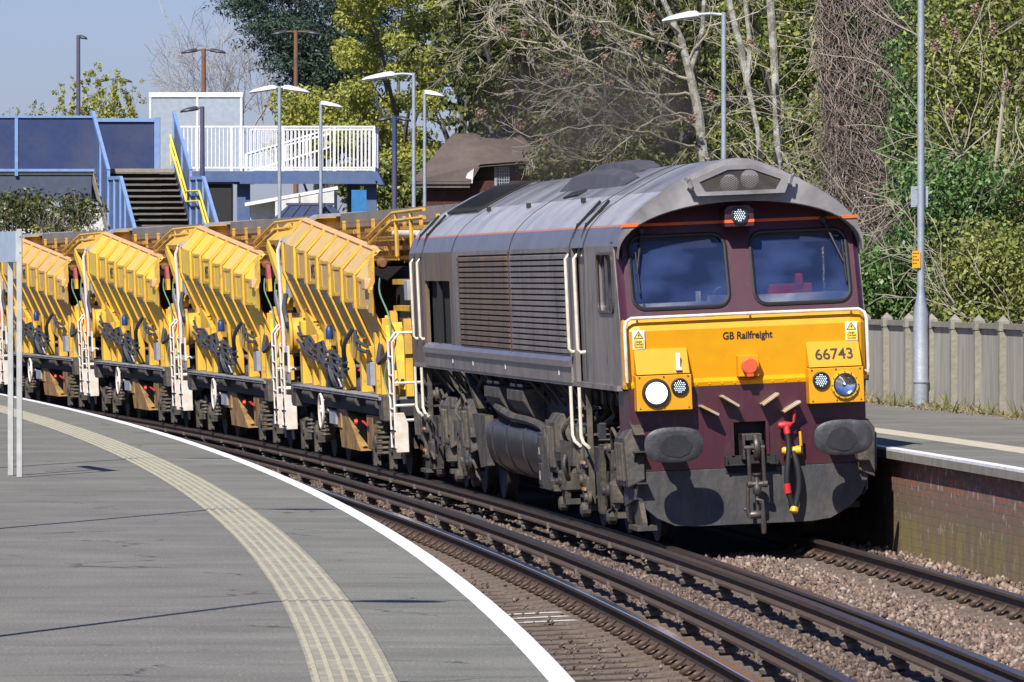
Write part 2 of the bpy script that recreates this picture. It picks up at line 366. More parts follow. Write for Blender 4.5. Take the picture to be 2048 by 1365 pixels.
# ---- platforms
def platmat(name, c1, c2, crack, sx=1.0, crackw=.02, streaks=.2):
    m = bpy.data.materials.new(name); m.use_nodes = True; N = m.node_tree.nodes; L = m.node_tree.links; b = N['Principled BSDF']; b.inputs['Roughness'].default_value = .85; b.inputs['Specular IOR Level'].default_value = .3
    tc = N.new('ShaderNodeTexCoord')
    def noise(sc, scale, det=6, rough=.6):
        mp = N.new('ShaderNodeMapping'); mp.inputs['Scale'].default_value = sc; L.new(tc.outputs['UV'], mp.inputs[0])
        n = N.new('ShaderNodeTexNoise'); n.inputs['Scale'].default_value = scale; n.inputs['Detail'].default_value = det; n.inputs['Roughness'].default_value = rough; L.new(mp.outputs[0], n.inputs[0]); return n.outputs[0]
    def rng(x, a, b_, c, d):
        r = N.new('ShaderNodeMapRange'); [setattr(r.inputs[i + 1], 'default_value', v) for i, v in enumerate((a, b_, c, d))]; L.new(x, r.inputs[0]); return r.outputs[0]
    def mix(f, a, b_, mode='MIX'):
        x = N.new('ShaderNodeMix'); x.data_type = 'RGBA'; x.blend_type = mode
        for i, v in ((0, f), (6, a), (7, b_)):
            if hasattr(v, 'links'): L.new(v, x.inputs[i])
            else: x.inputs[i].default_value = v if i == 0 else (*v, 1)
        return x.outputs[2]
    col = mix(rng(noise((1, .25, 1), 1.3), .3, .7, 0, 1), c1, c2)
    col = mix(1, col, rng(noise((1, 1, 1), .8, 8, .65), .35, .65, .86, 1.12), 'MULTIPLY')
    st = noise((1.6, .16, 1), 2.2, 7, .7)
    col = mix(rng(st, .52, .72, 0, streaks), col, crack)
    sp = noise((1, 1, 1), 60, 3, .5)
    col = mix(1, col, rng(sp, .3, .7, .62, 1.38), 'MULTIPLY')
    sp2 = noise((1, 1, 1), 26, 2, .4); col = mix(rng(sp2, .70, .73, 0, .8), col, (.42, .41, .38))
    vo = N.new('ShaderNodeTexVoronoi'); vo.feature = 'DISTANCE_TO_EDGE'; vo.inputs['Scale'].default_value = .42
    nd = N.new('ShaderNodeTexNoise'); nd.inputs['Scale'].default_value = 2.5; nd.inputs['Detail'].default_value = 5; L.new(tc.outputs['UV'], nd.inputs[0])
    va = N.new('ShaderNodeVectorMath'); va.operation = 'MULTIPLY_ADD'; L.new(nd.outputs['Color'], va.inputs[0]); va.inputs[1].default_value = (.7, .7, 0); L.new(tc.outputs['UV'], va.inputs[2]); L.new(va.outputs[0], vo.inputs['Vector'])
    cm = N.new('ShaderNodeMath'); cm.operation = 'MULTIPLY'; L.new(rng(vo.outputs['Distance'], .004, .012, 1, 0), cm.inputs[0]); L.new(rng(noise((1, 1, 1), .9, 2), .5, .58, 0, .8), cm.inputs[1])
    col = mix(cm.outputs[0], col, (.05, .05, .048))
    L.new(col, b.inputs['Base Color'])
    bp = N.new('ShaderNodeBump'); bp.inputs['Strength'].default_value = .5; bp.inputs['Distance'].default_value = .01; L.new(sp, bp.inputs['Height']); L.new(bp.outputs[0], b.inputs['Normal'])
    return m, mix, noise, rng, N, L, b
m_asph = platmat('platform_asphalt', (.160, .153, .130), (.205, .197, .168), (.095, .09, .078))[0]
m_slab, mix_, noise_, rng_, N_, L_, b_ = platmat('platform_slabs', (.18, .177, .147), (.225, .221, .184), (.10, .098, .085), streaks=.3)
# slab joints across the platform
tcs = N_.new('ShaderNodeTexCoord'); br = N_.new('ShaderNodeTexBrick'); mp_ = N_.new('ShaderNodeMapping'); L_.new(tcs.outputs['UV'], mp_.inputs[0]); mp_.inputs['Rotation'].default_value = (0, 0, 0)
L_.new(mp_.outputs[0], br.inputs['Vector']); br.inputs['Scale'].default_value = 1; br.inputs['Brick Width'].default_value = .62; br.inputs['Row Height'].default_value = 3; br.inputs['Mortar Size'].default_value = .006; br.offset = 0
br.inputs['Color1'].default_value = (1, 1, 1, 1); br.inputs['Color2'].default_value = (.86, .86, .86, 1); br.inputs['Mortar'].default_value = (.45, .45, .45, 1); br.inputs['Mortar Smooth'].default_value = .4
src = b_.inputs['Base Color'].links[0].from_socket; L_.new(mix_(1.0, src, br.outputs[0], 'MULTIPLY'), b_.inputs['Base Color'])
m_white = mat('white_edge_paint', (.84, .84, .85), .7, d2=((.38, .37, .35), .8, 9, (.60, .66)), dirt=(.55, .54, .52), damt=.5, dscale=5, var=.06)
m_cream = mat('cream_tactile_paving', (.42, .385, .285), .85, dirt=(.24, .225, .185), damt=.75, dscale=6, bump=.8, bscale=70, thr=(.35, .6), d2=((.14, .135, .12), .7, 3, (.56, .66)))
m_ridge = mat('cream_tactile_ridge', (.45, .405, .275), .8, dirt=(.34, .31, .23), dscale=5)
m_coping = mat('concrete_coping', (.27, .25, .21), .9, dirt=(.13, .115, .09), dscale=3, bump=.5, streak=3)
ZL = .7294; EL = -2.035
YL = list(np.arange(2, 226, 2.0))
setting(ribbon('platform_left', [(EL - .87, ZL), (EL - .87 - .42, ZL), (-16, ZL - .02), (-16, -.6)][::-1], m_asph, YL))
setting(ribbon('platform_edge_slabs', [(EL - .87, ZL + .004), (EL - .13, ZL + .004)], m_slab, YL))
setting(ribbon('platform_white_line', [(EL - .13, ZL + .006), (EL, ZL + .006), (EL, ZL - .05)], m_white, YL))
setting(ribbon('platform_left_wall', [(EL, ZL - .05), (EL, ZL - .09), (EL - .12, ZL - .1), (EL - .12, -.5)], m_coping, YL))
setting(ribbon('tactile_strip', [(EL - 1.29, ZL + .004), (EL - .87, ZL + .005)], m_cream, YL))
rows = []
for k in range(6):
    c = EL - 1.26 + .35 * k / 5
    mb = MB(); mb.loft([[(cx(c - .014, y), y, ZL + .004), (cx(c - .008, y), y, ZL + .011), (cx(c + .008, y), y, ZL + .011), (cx(c + .014, y), y, ZL + .004)] for y in YL]); rows.append(mb)
allr = MB()
for q in rows: allr.add(q.v, q.f)
setting(allr.build('tactile_ridges', m_ridge, fix=False))
# right platform
ER = GAP + 1.505 + .774; ZR = .98
setting(ribbon('platform_right', [(ER + 1.42, ZR), (ER + 4.5, ZR + .02)], m_asph))
setting(ribbon('platform_right_slabs', [(ER + .12, ZR + .004), (ER + 1.0, ZR + .004)], m_slab))
setting(ribbon('platform_right_strip', [(ER + 1.0, ZR + .006), (ER + 1.42, ZR + .006)], mat('cream_paint', (.56, .5, .37), .8, dirt=(.4, .36, .27), dscale=5)))
setting(ribbon('platform_right_line', [(ER, ZR - .02), (ER, ZR + .006), (ER + .13, ZR + .006)], m_white))
setting(ribbon('platform_right_coping', [(ER + .25, ZR - .1), (ER + .0, ZR - .1), (ER, ZR - .02)], m_coping))
# brick wall of the right platform
def brickmat(name, UV=True, sc=1.0, c1=(.2, .06, .035), c2=(.11, .055, .045), stains=True):
    m = bpy.data.materials.new(name); m.use_nodes = True; N = m.node_tree.nodes; L = m.node_tree.links; b = N['Principled BSDF']; b.inputs['Roughness'].default_value = .9
    tc = N.new('ShaderNodeTexCoord'); src = tc.outputs['UV' if UV else 'Object']
    br = N.new('ShaderNodeTexBrick'); L.new(src, br.inputs['Vector']); br.inputs['Scale'].default_value = sc
    br.inputs['Brick Width'].default_value = .235; br.inputs['Row Height'].default_value = .086; br.inputs['Mortar Size'].default_value = .009; br.inputs['Bias'].default_value = 0
    br.inputs['Color1'].default_value = (*c1, 1); br.inputs['Color2'].default_value = (*c2, 1); br.inputs['Mortar'].default_value = (.20, .17, .15, 1)
    out = br.outputs[0]
    def noise(scale, sc3, det=6):
        mp = N.new('ShaderNodeMapping'); mp.inputs['Scale'].default_value = sc3; L.new(src, mp.inputs[0]); n = N.new('ShaderNodeTexNoise'); n.inputs['Scale'].default_value = scale; n.inputs['Detail'].default_value = det; n.inputs['Roughness'].default_value = .65; L.new(mp.outputs[0], n.inputs[0]); return n.outputs[0]
    def rng(x, a, b2, c, d):
        r = N.new('ShaderNodeMapRange'); [setattr(r.inputs[i + 1], 'default_value', v) for i, v in enumerate((a, b2, c, d))]; L.new(x, r.inputs[0]); return r.outputs[0]
    def mix(f, a, c, mode='MIX'):
        x = N.new('ShaderNodeMix'); x.data_type = 'RGBA'; x.blend_type = mode; L.new(f, x.inputs[0]); L.new(a, x.inputs[6])
        if hasattr(c, 'links'): L.new(c, x.inputs[7])
        else: x.inputs[7].default_value = (*c, 1)
        return x.outputs[2]
    out = mix(rng(noise(9, (1, 1.6, 1), 8), .3, .7, 0, .75), out, (.09, .06, .045)); out = mix(rng(noise(5, (1, 2.2, 1), 5), .55, .66, 0, .5), out, (.42, .24, .13))
    if stains:
        sep = N.new('ShaderNodeSeparateXYZ'); L.new(src, sep.inputs[0]); v = sep.outputs[1]
        def mul(a, c):
            q = N.new('ShaderNodeMath'); q.operation = 'MULTIPLY'; L.new(a, q.inputs[0]); L.new(c, q.inputs[1]); return q.outputs[0]
        out = mix(mul(rng(noise(3, (.6, 1, 1)), .35, .6, .5, .95), rng(v, 1.0, .72, 0, 1)), out, (.17, .125, .085))       # soot
        out = mix(mul(rng(noise(3.2, (1.3, .5, 1)), .42, .58, 0, .62), rng(v, .72, .45, 0, 1)), out, (.27, .235, .045))        # moss
        out = mix(mul(rng(noise(6, (1.0, .8, 1), 8), .58, .66, 0, .8), rng(v, .3, .7, .5, 1)), out, (.52, .46, .43))       # lime
        out = mix(mul(rng(noise(5, (1.2, 1, 1)), .42, .56, 0, .7), rng(v, .16, .05, 0, 1)), out, (.45, .39, .38))
    L.new(out, b.inputs['Base Color'])
    bp = N.new('ShaderNodeBump'); bp.inputs['Strength'].default_value = .8; bp.inputs['Distance'].default_value = .012; bp.invert = True; L.new(br.outputs['Fac'], bp.inputs['Height']); L.new(bp.outputs[0], b.inputs['Normal'])
    return m
wall = ribbon('platform_wall', [(ER + .085, -.25), (ER + .085, ZR - .1)], brickmat('stained_brick', True, 1.0, (.46, .15, .08), (.26, .15, .10)))
setting(wall)
# retaining ground behind the right platform
setting(ribbon('bank', [(ER + 4.5, ZR + .02), (ER + 6, ZR + .06), (ER + 60, ZR + .3)], m_ground, list(np.arange(4, 420, 4.0)) if False else YS))
# ============================================================ LOCOMOTIVE
m_maroon = mat('maroon_paint', (.062, .012, .024), .42, dirt=(.06, .03, .03), damt=.7, dscale=2.2, streak=3, coat=.15, var=.12, d2=((.12, .085, .075), .5, 5, (.55, .75)))
m_side = mat('weathered_purple_grey', (.18, .156, .146), .42, dirt=(.25, .22, .19), damt=.85, dscale=2.6, streak=4, var=.25, bump=.2, bscale=20, d2=((.035, .022, .022), .8, 3.5, (.50, .66)))
m_side_b = mat('brown_stained_panel', (.125, .10, .088), .6, dirt=(.20, .125, .07), damt=.85, dscale=1.6, streak=4, var=.25, thr=(.36, .6), d2=((.04, .028, .024), .8, 3, (.5, .66)))
m_cant = mat('purple_grey_cantrail', (.135, .115, .118), .45, dirt=(.07, .05, .06), dscale=2, coat=.3, damt=.5)
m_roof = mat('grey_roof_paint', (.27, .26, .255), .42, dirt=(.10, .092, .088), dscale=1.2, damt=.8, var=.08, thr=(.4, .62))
m_roofs = mat('sky_paled_roof_grey', (.42, .40, .39), .38, dirt=(.16, .165, .18), dscale=1.3, damt=.6, coat=.05, var=.1)  # paler than the roof: sky reflection put into the colour
m_orange = mat('orange_stripe', (.85, .14, .02), .5, dirt=(.4, .16, .08), dscale=3)
m_yel = mat('warning_yellow', (.72, .335, .001), .42, dirt=(.66, .28, .003), damt=.5, dscale=2, coat=.15, var=.05, d2=((.30, .17, .04), .5, 6, (.62, .76)))
m_black = mat('matt_black', (.012, .012, .013), .6)
m_rubber = mat('black_rubber', (.02, .02, .021), .5)
m_plough = mat('worn_dark_steel', (.052, .053, .056), .55, .1, dirt=(.13, .115, .095), damt=.6, dscale=4, streak=2, bump=.3, bscale=25, var=.25, d2=((.20, .17, .13), .7, 8, (.60, .70)))
m_under = mat('grimy_underframe', (.05, .046, .04), .66, dirt=(.15, .12, .085), damt=.85, dscale=5, bump=.3, bscale=25, var=.2)
m_dark = mat('dark_underframe', (.02, .02, .021), .75)
m_tank = mat('oily_dark_tank', (.05, .05, .055), .36, .2, dirt=(.10, .085, .07), damt=.6, dscale=2.2, streak=3)
m_railw = mat('cream_handrail_paint', (.72, .67, .56), .5, dirt=(.45, .36, .25), damt=.5, dscale=8)
m_steel = mat('greasy_steel', (.13, .115, .105), .45, .6, dirt=(.06, .045, .035), dscale=8, damt=.7)
m_buf = mat('greasy_buffer', (.045, .046, .048), .5, .3, dirt=(.10, .10, .10), damt=.6, dscale=7, bump=.35, bscale=14)
m_red = mat('red_tap_paint', (.6, .03, .03), .5, dirt=(.25, .04, .03))
m_ytap = mat('yellow_tap_paint', (.75, .42, .01), .5)
m_white2 = mat('white_paint', (.78, .77, .74), .5, dirt=(.5, .42, .32), dscale=8)
m_chrome = mat('lamp_reflector', (.75, .78, .85), .12, 1, var=0)
m_led = emit('white_led', (.75, .87, 1), 1.6)
m_lit = emit('lit_headlamp', (1, .98, .94), 1.6)
m_ink = mat('black_lettering', (.02, .018, .02), .6, var=0)
m_glass = bpy.data.materials.new('cab_glass'); m_glass.use_nodes = True
N = m_glass.node_tree.nodes; L = m_glass.node_tree.links; b = N['Principled BSDF']
b.inputs['Base Color'].default_value = (.042, .068, .17, 1); b.inputs['Roughness'].default_value = .04; b.inputs['Specular IOR Level'].default_value = .9  # blue base colour stands in for reflected sky
tb = N.new('ShaderNodeBsdfTransparent'); tb.inputs[0].default_value = (.92, .94, 1, 1); mx = N.new('ShaderNodeMixShader')
nz = N.new('ShaderNodeTexNoise'); nz.inputs['Scale'].default_value = 2; mrr = N.new('ShaderNodeMapRange'); mrr.inputs[1].default_value = .4; mrr.inputs[2].default_value = .65; mrr.inputs[3].default_value = .45; mrr.inputs[4].default_value = .72
mrr.inputs[3].default_value = .20; mrr.inputs[4].default_value = .60; L.new(nz.outputs[0], mrr.inputs[0]); L.new(mrr.outputs[0], mx.inputs[0]); L.new(tb.outputs[0], mx.inputs[1]); L.new(b.outputs[0], mx.inputs[2]); L.new(mx.outputs[0], N['Material Output'].inputs[0])
m_mesh = mat('dark_roof_cover', (.075, .065, .065), .5, dirt=(.14, .13, .12), dscale=3)

D0 = 65.775
LM = chord(OFFC, D0 + 3.39, D0 + 16.5, .7525 * SC, CANT, 3.42) @ Matrix.Translation((.035, 0, 0))
loco = empty('diesel_locomotive', 'maroon and grey diesel locomotive with yellow nose numbered 66743 at the head of the train', 'locomotive', mat=LM)
LEN = 20.1
def hw(y):
    a = 1.30
    if y < 2.5: a -= .04 * (1 - max(y, 0) / 2.5)
    return a
# --- body side skins, in panels: (y0, y1, material)
Z0, ZE = 1.63, 3.08
def sidepanel(name, y0, y1, m, sgn, z0=Z0, z1=ZE, parent=loco, t=.05, out=0):
    mb = MB(); ys = [y0, y1]
    for y_ in (y0,): pass
    rowo = [[(sgn * (hw(y) + out), y, z) for z in (z0, z1)] for y in ys]; rowi = [[(sgn * (hw(y) + out - t), y, z) for z in (z0, z1)] for y in ys]
    v = [rowo[0][0], rowo[0][1], rowo[1][1], rowo[1][0], rowi[0][0], rowi[0][1], rowi[1][1], rowi[1][0]]
    mb.add(v, [(0, 1, 2, 3), (7, 6, 5, 4), (0, 4, 5, 1), (1, 5, 6, 2), (2, 6, 7, 3), (3, 7, 4, 0)]); return mb
# left side (towards camera): engine-room body
def left(u, v): return (-hw(u), u, v)
def side_plate(name, y0, y1, holes, m, sgn=-1, z0=Z0, z1=ZE, parent=loco, outer=None):
    o = plate(name, outer or [(y0, z0), (y1, z0), (y1, z1), (y0, z1)], holes, lambda u, v: (u, 0, v), .05, m, parent)
    for v in o.data.vertices:
        u, t, z = v.co; v.co = (sgn * (hw(u) - t), u, z)
    bm = bmesh.new(); bm.from_mesh(o.data); bmesh.ops.recalc_face_normals(bm, faces=bm.faces); bm.to_mesh(o.data); bm.free()
    return o
for sgn in (-1, 1):
    side_plate('cab_side', .14, 2.42, [rr(.46, 1.5, 2.40, 3.0, .1)], m_side, sgn, outer=[(.15, 1.63), (2.42, 1.63), (2.42, 3.08), (.40, 3.08), (.22, 2.5), (.16, 2.33)])
    side_plate('door_bay', 3.42, 3.66, [], m_side, sgn)
    mb = sidepanel('x', 2.42, 3.42, m_side, sgn, out=-.07); mb.build('cab_door', m_side, loco)
    side_plate('louvre_surround', 3.66, 14.95, [rr(3.86, 8.92, 1.93, 3.03, .02, 1), rr(9.12, 14.3, 1.93, 3.03, .02, 1)], m_side, sgn)
    side_plate('radiator_surround', 14.95, 18.5, [rr(15.35, 18.2, 1.86, 2.72, .03, 1)], m_side_b, sgn)
    side_plate('rear_cab_side', 18.5, LEN - .1, [], m_side_b, sgn)
    # windows
    mb = MB(); mb.box(sgn * 1.24 - .005, sgn * 1.24 + .005, .46, 1.5, 2.40, 3.0); gl = mb.build('side_window', m_glass, loco)
    f = MB(); pts = [(sgn * (hw(u) + .004), u, v) for u, v in rr(.46, 1.5, 2.40, 3.0, .1)]; f.tube(pts, .018, 6, closed=True); f.box(sgn * 1.275 - .012, sgn * 1.275 + .012, .9, .94, 2.42, 2.98); f.build('window_frame', m_steel, gl)
    # louvres: real slats in both bays
    for a, bb, mm in ((3.86, 8.92, m_side), (9.12, 14.3, m_side_b)):
        mb = MB(); n = 17
        mb.box(sgn * 1.2 - .01, sgn * 1.2 + .01, a, bb, 1.93, 3.03)
        for k in range(n):
            z = 1.95 + (3.03 - 1.95) * k / n
            x0 = sgn * 1.215; x1 = sgn * 1.318
            mb.prism([(x0, a, z + .060), (x1 - sgn * .02, a, z - .004), (x1, a, z - .006), (x1, a, z + .034), (x0, a, z + .072)], (0, bb - a, 0))
        mb.build('louvre_grille', mm, loco)
    mb = MB(); mb.box(sgn * 1.17 - .01, sgn * 1.17 + .01, 15.35, 18.2, 1.86, 2.72)
    for k in range(36): mb.box(sgn * 1.2 - .012, sgn * 1.2 + .012, 15.38 + k * .08, 15.40 + k * .08, 1.86, 2.72)
    mb.box(sgn * 1.27 - .03, sgn * 1.27 + .03, 16.72, 16.80, 1.86, 2.72)
    mb.build('radiator_grille', m_black, loco)
    # sill ledge and small body lines
    mb = MB()
    mb.prism([(sgn * 1.29, 3.66, 1.93), (sgn * 1.345, 3.66, 1.865), (sgn * 1.345, 3.66, 1.80), (sgn * 1.29, 3.66, 1.80)], (0, 14.7, 0))
    mb.build('sill_ledge', m_cant, loco)
    mb = MB(); mb.box(min(sgn * 1.30, sgn * 1.32), max(sgn * 1.30, sgn * 1.32), 3.66, 18.4, 1.63, 1.80)
    mb.box(min(sgn * 1.25, sgn * 1.31), max(sgn * 1.25, sgn * 1.31), .2, LEN - .2, 1.60, 1.652); mb.build('sill', m_side, loco)
    mb = MB()
    for y in (8.98,): mb.box(min(sgn * 1.29, sgn * 1.312), max(sgn * 1.29, sgn * 1.312), y, y + .09, 1.82, 3.06)
    mb.build('body_pillar', m_maroon, loco)
    mb = MB()
    for y in (15.1, 12.9, 9.6, 4.7): mb.box(min(sgn * 1.318, sgn * 1.325), max(sgn * 1.318, sgn * 1.325), y, y + .06, 1.70, 1.76)
    mb.build('data_mark', m_white2, loco)
    # door recess edges, kick strips and handrails
    for k, (ya, yb) in enumerate(((2.82, 3.52), (18.55, 19.35))):
        for y in (ya, yb):
            mb = MB(); x = sgn * (hw(y) + .055); xi = sgn * (hw(y) - .03)
            mb.tube([(xi, y, 2.99), (x - sgn * .03, y, 2.995), (x, y, 2.96), (x, y, 2.0), (x - sgn * .03, y, 1.965), (xi, y, 1.97)], .019, 8); mb.build('door_handrail', m_railw, loco, smooth=True)
            mb = MB(); mb.tube([(x, y, 1.60), (x, y, 1.08), (x - sgn * .02, y - .02, 1.01), (x - sgn * .04, y - .28, .97)], .019, 8); mb.build('step_handrail', m_railw, loco, smooth=True)
        mb = MB()
        for zz in (.42, .75, 1.08, 1.36): mb.box(min(sgn * 1.1, sgn * 1.31), max(sgn * 1.1, sgn * 1.31), ya + .08, yb - .08, zz, zz + .025)
        for y in (ya + .06, yb - .08): mb.box(min(sgn * 1.22, sgn * 1.28), max(sgn * 1.22, sgn * 1.28), y, y + .02, .36, 1.6)
        mb.build('cab_steps', m_under, loco)
        mb = MB()
        for y in (ya - .02, yb - .02):   # black rubber gangway seals beside the doors, up into the roof edge
            mb.beam((sgn * (hw(y) + .012), y + .02, 2.98), (sgn * 1.2, y - .0, 3.33), .05, .035, up=(sgn, 0, .4)); mb.beam((sgn * 1.215, y, 3.3), (sgn * .98, y - .15, 3.55), .07, .03, up=(sgn, 0, 1))
        mb.build('gutter_seal', m_rubber, loco)
# small crest on the cab side
mb = MB(); mb.box(-1.279, -1.268, 1.02, 1.09, 1.80, 2.12); mb.box(-1.280, -1.268, .98, 1.13, 1.86, 1.94)
mb.build('cab_crest', mat('gilt_crest', (.16, .14, .13), .6, dirt=(.08, .07, .08), damt=.9, dscale=12), loco)

# --- roof (lofted in bands)
PR = [(1.30, 3.07), (1.285, 3.13), (1.245, 3.23), (1.222, 3.272), (1.207, 3.292), (1.10, 3.405), (.98, 3.50), (.80, 3.61), (.62, 3.705), (.45, 3.79), (.28, 3.86), (.14, 3.905), (0, 3.92)]
FULL = PR + [(-x, z) for x, z in PR[-2::-1]]
def prof(y):
    k = hw(y) / 1.30
    return [(x * k, z) for x, z in FULL]
RY = [.10, .6, 1.5, 2.6, 3.6, 6, 9, 12, 15, 18.4, LEN - .1]
def band(name, i0, i1, m):
    mb = MB()
    for lo, hi in ((i0, i1), (24 - i1, 24 - i0)) if i1 <= 12 else ((i0, 24 - i0),):
        mb.loft([[(prof(y)[j][0], y, prof(y)[j][1]) for j in range(lo, hi + 1)] for y in RY])
    return mb.build(name, m, loco, smooth=True)
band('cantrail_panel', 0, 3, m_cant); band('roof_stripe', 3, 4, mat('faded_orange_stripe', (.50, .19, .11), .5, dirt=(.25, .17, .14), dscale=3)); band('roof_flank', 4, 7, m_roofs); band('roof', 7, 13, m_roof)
# seams
def seam(mb, y, w=.018, t=.006, i0=0, i1=24):
    P_ = prof(y); P_ = P_[i0:i1 + 1]
    for a, c in zip(P_[:-1], P_[1:]):
        mb.beam((a[0], y, a[1]), (c[0], y, c[1]), w, t * 2, up=(a[0] + c[0], 0, 3))
for y in (2.48, 3.6, 8.98, 14.95, 18.4): mb = MB(); seam(mb, y); mb.build('roof_seam', m_dark, loco)
for y in (5.3, 10.2, 14.2): mb = MB(); mb.cbox((-.90, y, 3.585), (.05, .06, .06)); mb.build('lifting_lug', m_rubber, loco)
# roof radiator mesh, hatch and silencer ridges
mb = MB(); nrm = Vector((-.5, 0, .88)).normalized()
def roofpt(x, y, h=0):
    P_ = prof(y)
    for (a, za), (c, zc) in zip(P_[:-1], P_[1:]):
        if c <= x <= a: t = (x - a) / (c - a); return Vector((x, y, za + (zc - za) * t + h))
    return Vector((x, y, 3.9 + h))
for k in range(26):
    x0 = -.90 + .70 * k / 26
    mb.beam(roofpt(x0, 15.4, .03), roofpt(x0, 18.8, .03), .010, .03, up=nrm)
for k in range(40):
    y = 15.4 + 3.4 * k / 39; mb.beam(roofpt(-.90, y, .035), roofpt(-.22, y, .035), .012, .03, up=nrm)
mb.build('roof_mesh', m_dark, loco)
mb = MB(); mb.loft([[roofpt(x, y, .015 if 10.6 < y < 14 else .0) for x in (-.84, -.78, -.3, .1)] for y in (10.45, 10.6, 14.0, 14.15)]); mb.build('roof_hatch', m_roofs, loco)
for (xa, xb, ya, yb, hh) in ((-.60, -.40, 4.2, 9.8, .15), (-.26, .02, 5.4, 10.2, .13)):
    mb = MB()
    mb.loft([[roofpt(xa, y, -.01), roofpt(xa + .03, y, h), roofpt(xb - .03, y, h * .9), roofpt(xb, y, -.01)] for y, h in ((ya, .01), (ya + .7, hh * .7), (ya + 2, hh), (yb - 1.2, hh), (yb, .01))])
    mb.build('silencer_cover', m_mesh, loco, smooth=True)
mb = MB(); mb.beam(roofpt(-.72, 8.0, .015), roofpt(-.68, 7.0, .015), .12, .02, up=nrm); mb.build('exhaust_slot', m_dark, loco)

# --- front: lower plate, yellow panel, windscreen panel, brow
def yl(v):   # face depth by height
    if v <= 1.62: return .0
    if v <= 1.70: return .01 + .03 * (v - 1.62) / .08
    if v <= 2.20: return .04 - .05 * (v - 1.70) / .50
    if v <= 2.33: return -.01 + .07 * (v - 2.20) / .13
    return .06 + .40 * (v - 2.33) / 1.2
def rake(u, v): return (u, .06 + .40 * (v - 2.33) / 1.2, v)
# yellow panel
mb = MB(); zz = [1.62, 1.66, 1.70, 2.20, 2.33]; xs = [-1.255, -1.235, -1.19, -1.08, 1.08, 1.19, 1.235, 1.255]; back = [.16, .06, .015, 0, 0, .015, .06, .16]
mb.loft([[(x, (yl(z) if z != 1.66 else -.01) + bk, z) for x, bk in zip(xs, back)] for z in zz]); mb.build('yellow_panel', m_yel, loco)
# windscreen panel with real openings
WL, WR = rr(-1.12, -.13, 2.42, 3.16, .13, 6), rr(.13, 1.12, 2.42, 3.16, .13, 6)
arc = [(1.235 * math.cos(t), 3.02 + .50 * math.sin(t)) for t in np.linspace(0, math.pi, 25)]
pnl = plate('windscreen_panel', [(-1.19, 2.33), (1.19, 2.33), (1.19, 3.0)] + [(max(-1.19, min(1.19, x)), z) for x, z in arc[2:-2]] + [(-1.19, 3.0)], [WL[::-1], WR[::-1]], rake, .05, m_maroon, loco)
for sgn in (-1, 1):   # rounded corner pillars
    mb = MB(); mb.loft([[(sgn * 1.185, yl(z) + .0, z), (sgn * 1.225, yl(z) + .025, z), (sgn * 1.25, yl(z) + .08, z), (sgn * 1.262, yl(z) + .17, z), (sgn * 1.262, .62, z)] for z in (2.33, 2.7, 3.0, 3.12)])
    mb.build('corner_pillar', m_maroon, loco, smooth=True)
# stripe across the front
mb = MB(); q = [rake(x, z) for x, z in ((-1.08, 3.262), (1.08, 3.262), (1.06, 3.292), (-1.06, 3.292))]; mb.prism([(a, b_ - .004, c) for a, b_, c in q], (0, .006, 0)); mb.build('front_stripe', m_orange, loco)
# windscreens
for nm, loop in (('windscreen', WL), ('windscreen', WR)):
    mb = MB(); mb.prism([Vector(rake(u, v)) + Vector((0, .02, 0)) for u, v in loop], (0, .008, 0)); gl = mb.build(nm, m_glass, loco)
    f = MB(); f.tube([Vector(rake(u, v)) + Vector((0, -.002, 0)) for u, v in loop], .022, 6, closed=True); f.build('rubber_seal', m_rubber, gl, smooth=True)
    f = MB(); a, b_ = min(u for u, v in loop), max(u for u, v in loop); p0, p1 = Vector(rake(a + .06, 3.09)), Vector(rake(b_ - .06, 3.09)); f.tube([p0 + Vector((0, .035, 0)), p1 + Vector((0, .035, 0))], .005, 4); f.build('blind_rail', m_ytap, gl)
# wipers
for sgn, (ax, az), (bx, bz), (c0, c1) in ((-1, (-.98, 3.22), (-1.06, 2.78), (3.0, 2.62)), (1, (.90, 3.26), (1.07, 2.82), (3.02, 2.62))):
    mb = MB(); A_ = Vector(rake(ax, az)) - Vector((0, .05, 0)); B_ = Vector(rake(bx, bz)) - Vector((0, .05, 0))
    mb.tube([A_, B_], [.016, .009], 6); mb.lathe(A_ - Vector((0, .03, 0)), (0, 1, 0), [(.02, 0), (.035, .01), (.035, .06)], 10)
    mb.beam(Vector(rake(bx - .0, bz + .22)) - Vector((0, .035, 0)), Vector(rake(bx + .01, bz - .2)) - Vector((0, .035, 0)), .012, .03); mb.build('windscreen_wiper', m_rubber, loco)
# brow (front end of the roof): band between the roof outline and the arch, with a deep underside
O_ = [(x * hw(.1) / 1.3, z) for x, z in FULL]     # right to left
O_ = [(1.262, 2.95)] + O_ + [(-1.262, 2.95)]
n_ = len(O_); I_ = []
tt = np.linspace(0, math.pi, n_)
I_ = [(1.255 * math.cos(t), 2.945 + .545 * abs(math.sin(t)) ** .85) for t in tt]
mb = MB()
mb.loft([[(x, .10, z) for x, z in O_], [(x, .07, z - .012) for x, z in O_], [(x, .0 + .06 * abs(x), z) for x, z in I_], [(x, .02 + .06 * abs(x), z - .012) for x, z in I_], [(x * .985, .50, z + .03) for x, z in I_]])
mb.build('cab_brow', m_roof, loco, smooth=True)
for sgn in (-1, 1):
    mb = MB(); mb.loft([[(sgn * 1.214, .062 + .0, 3.262), (sgn * 1.09, .045, 3.262)], [(sgn * 1.20, .066, 3.292), (sgn * 1.06, .05, 3.292)]]); mb.prism([(sgn * 1.215, .066, 3.262), (sgn * 1.07, .052, 3.262), (sgn * 1.05, .052, 3.292), (sgn * 1.20, .066, 3.292)], (0, .03, 0)) if False else None
mb = MB()
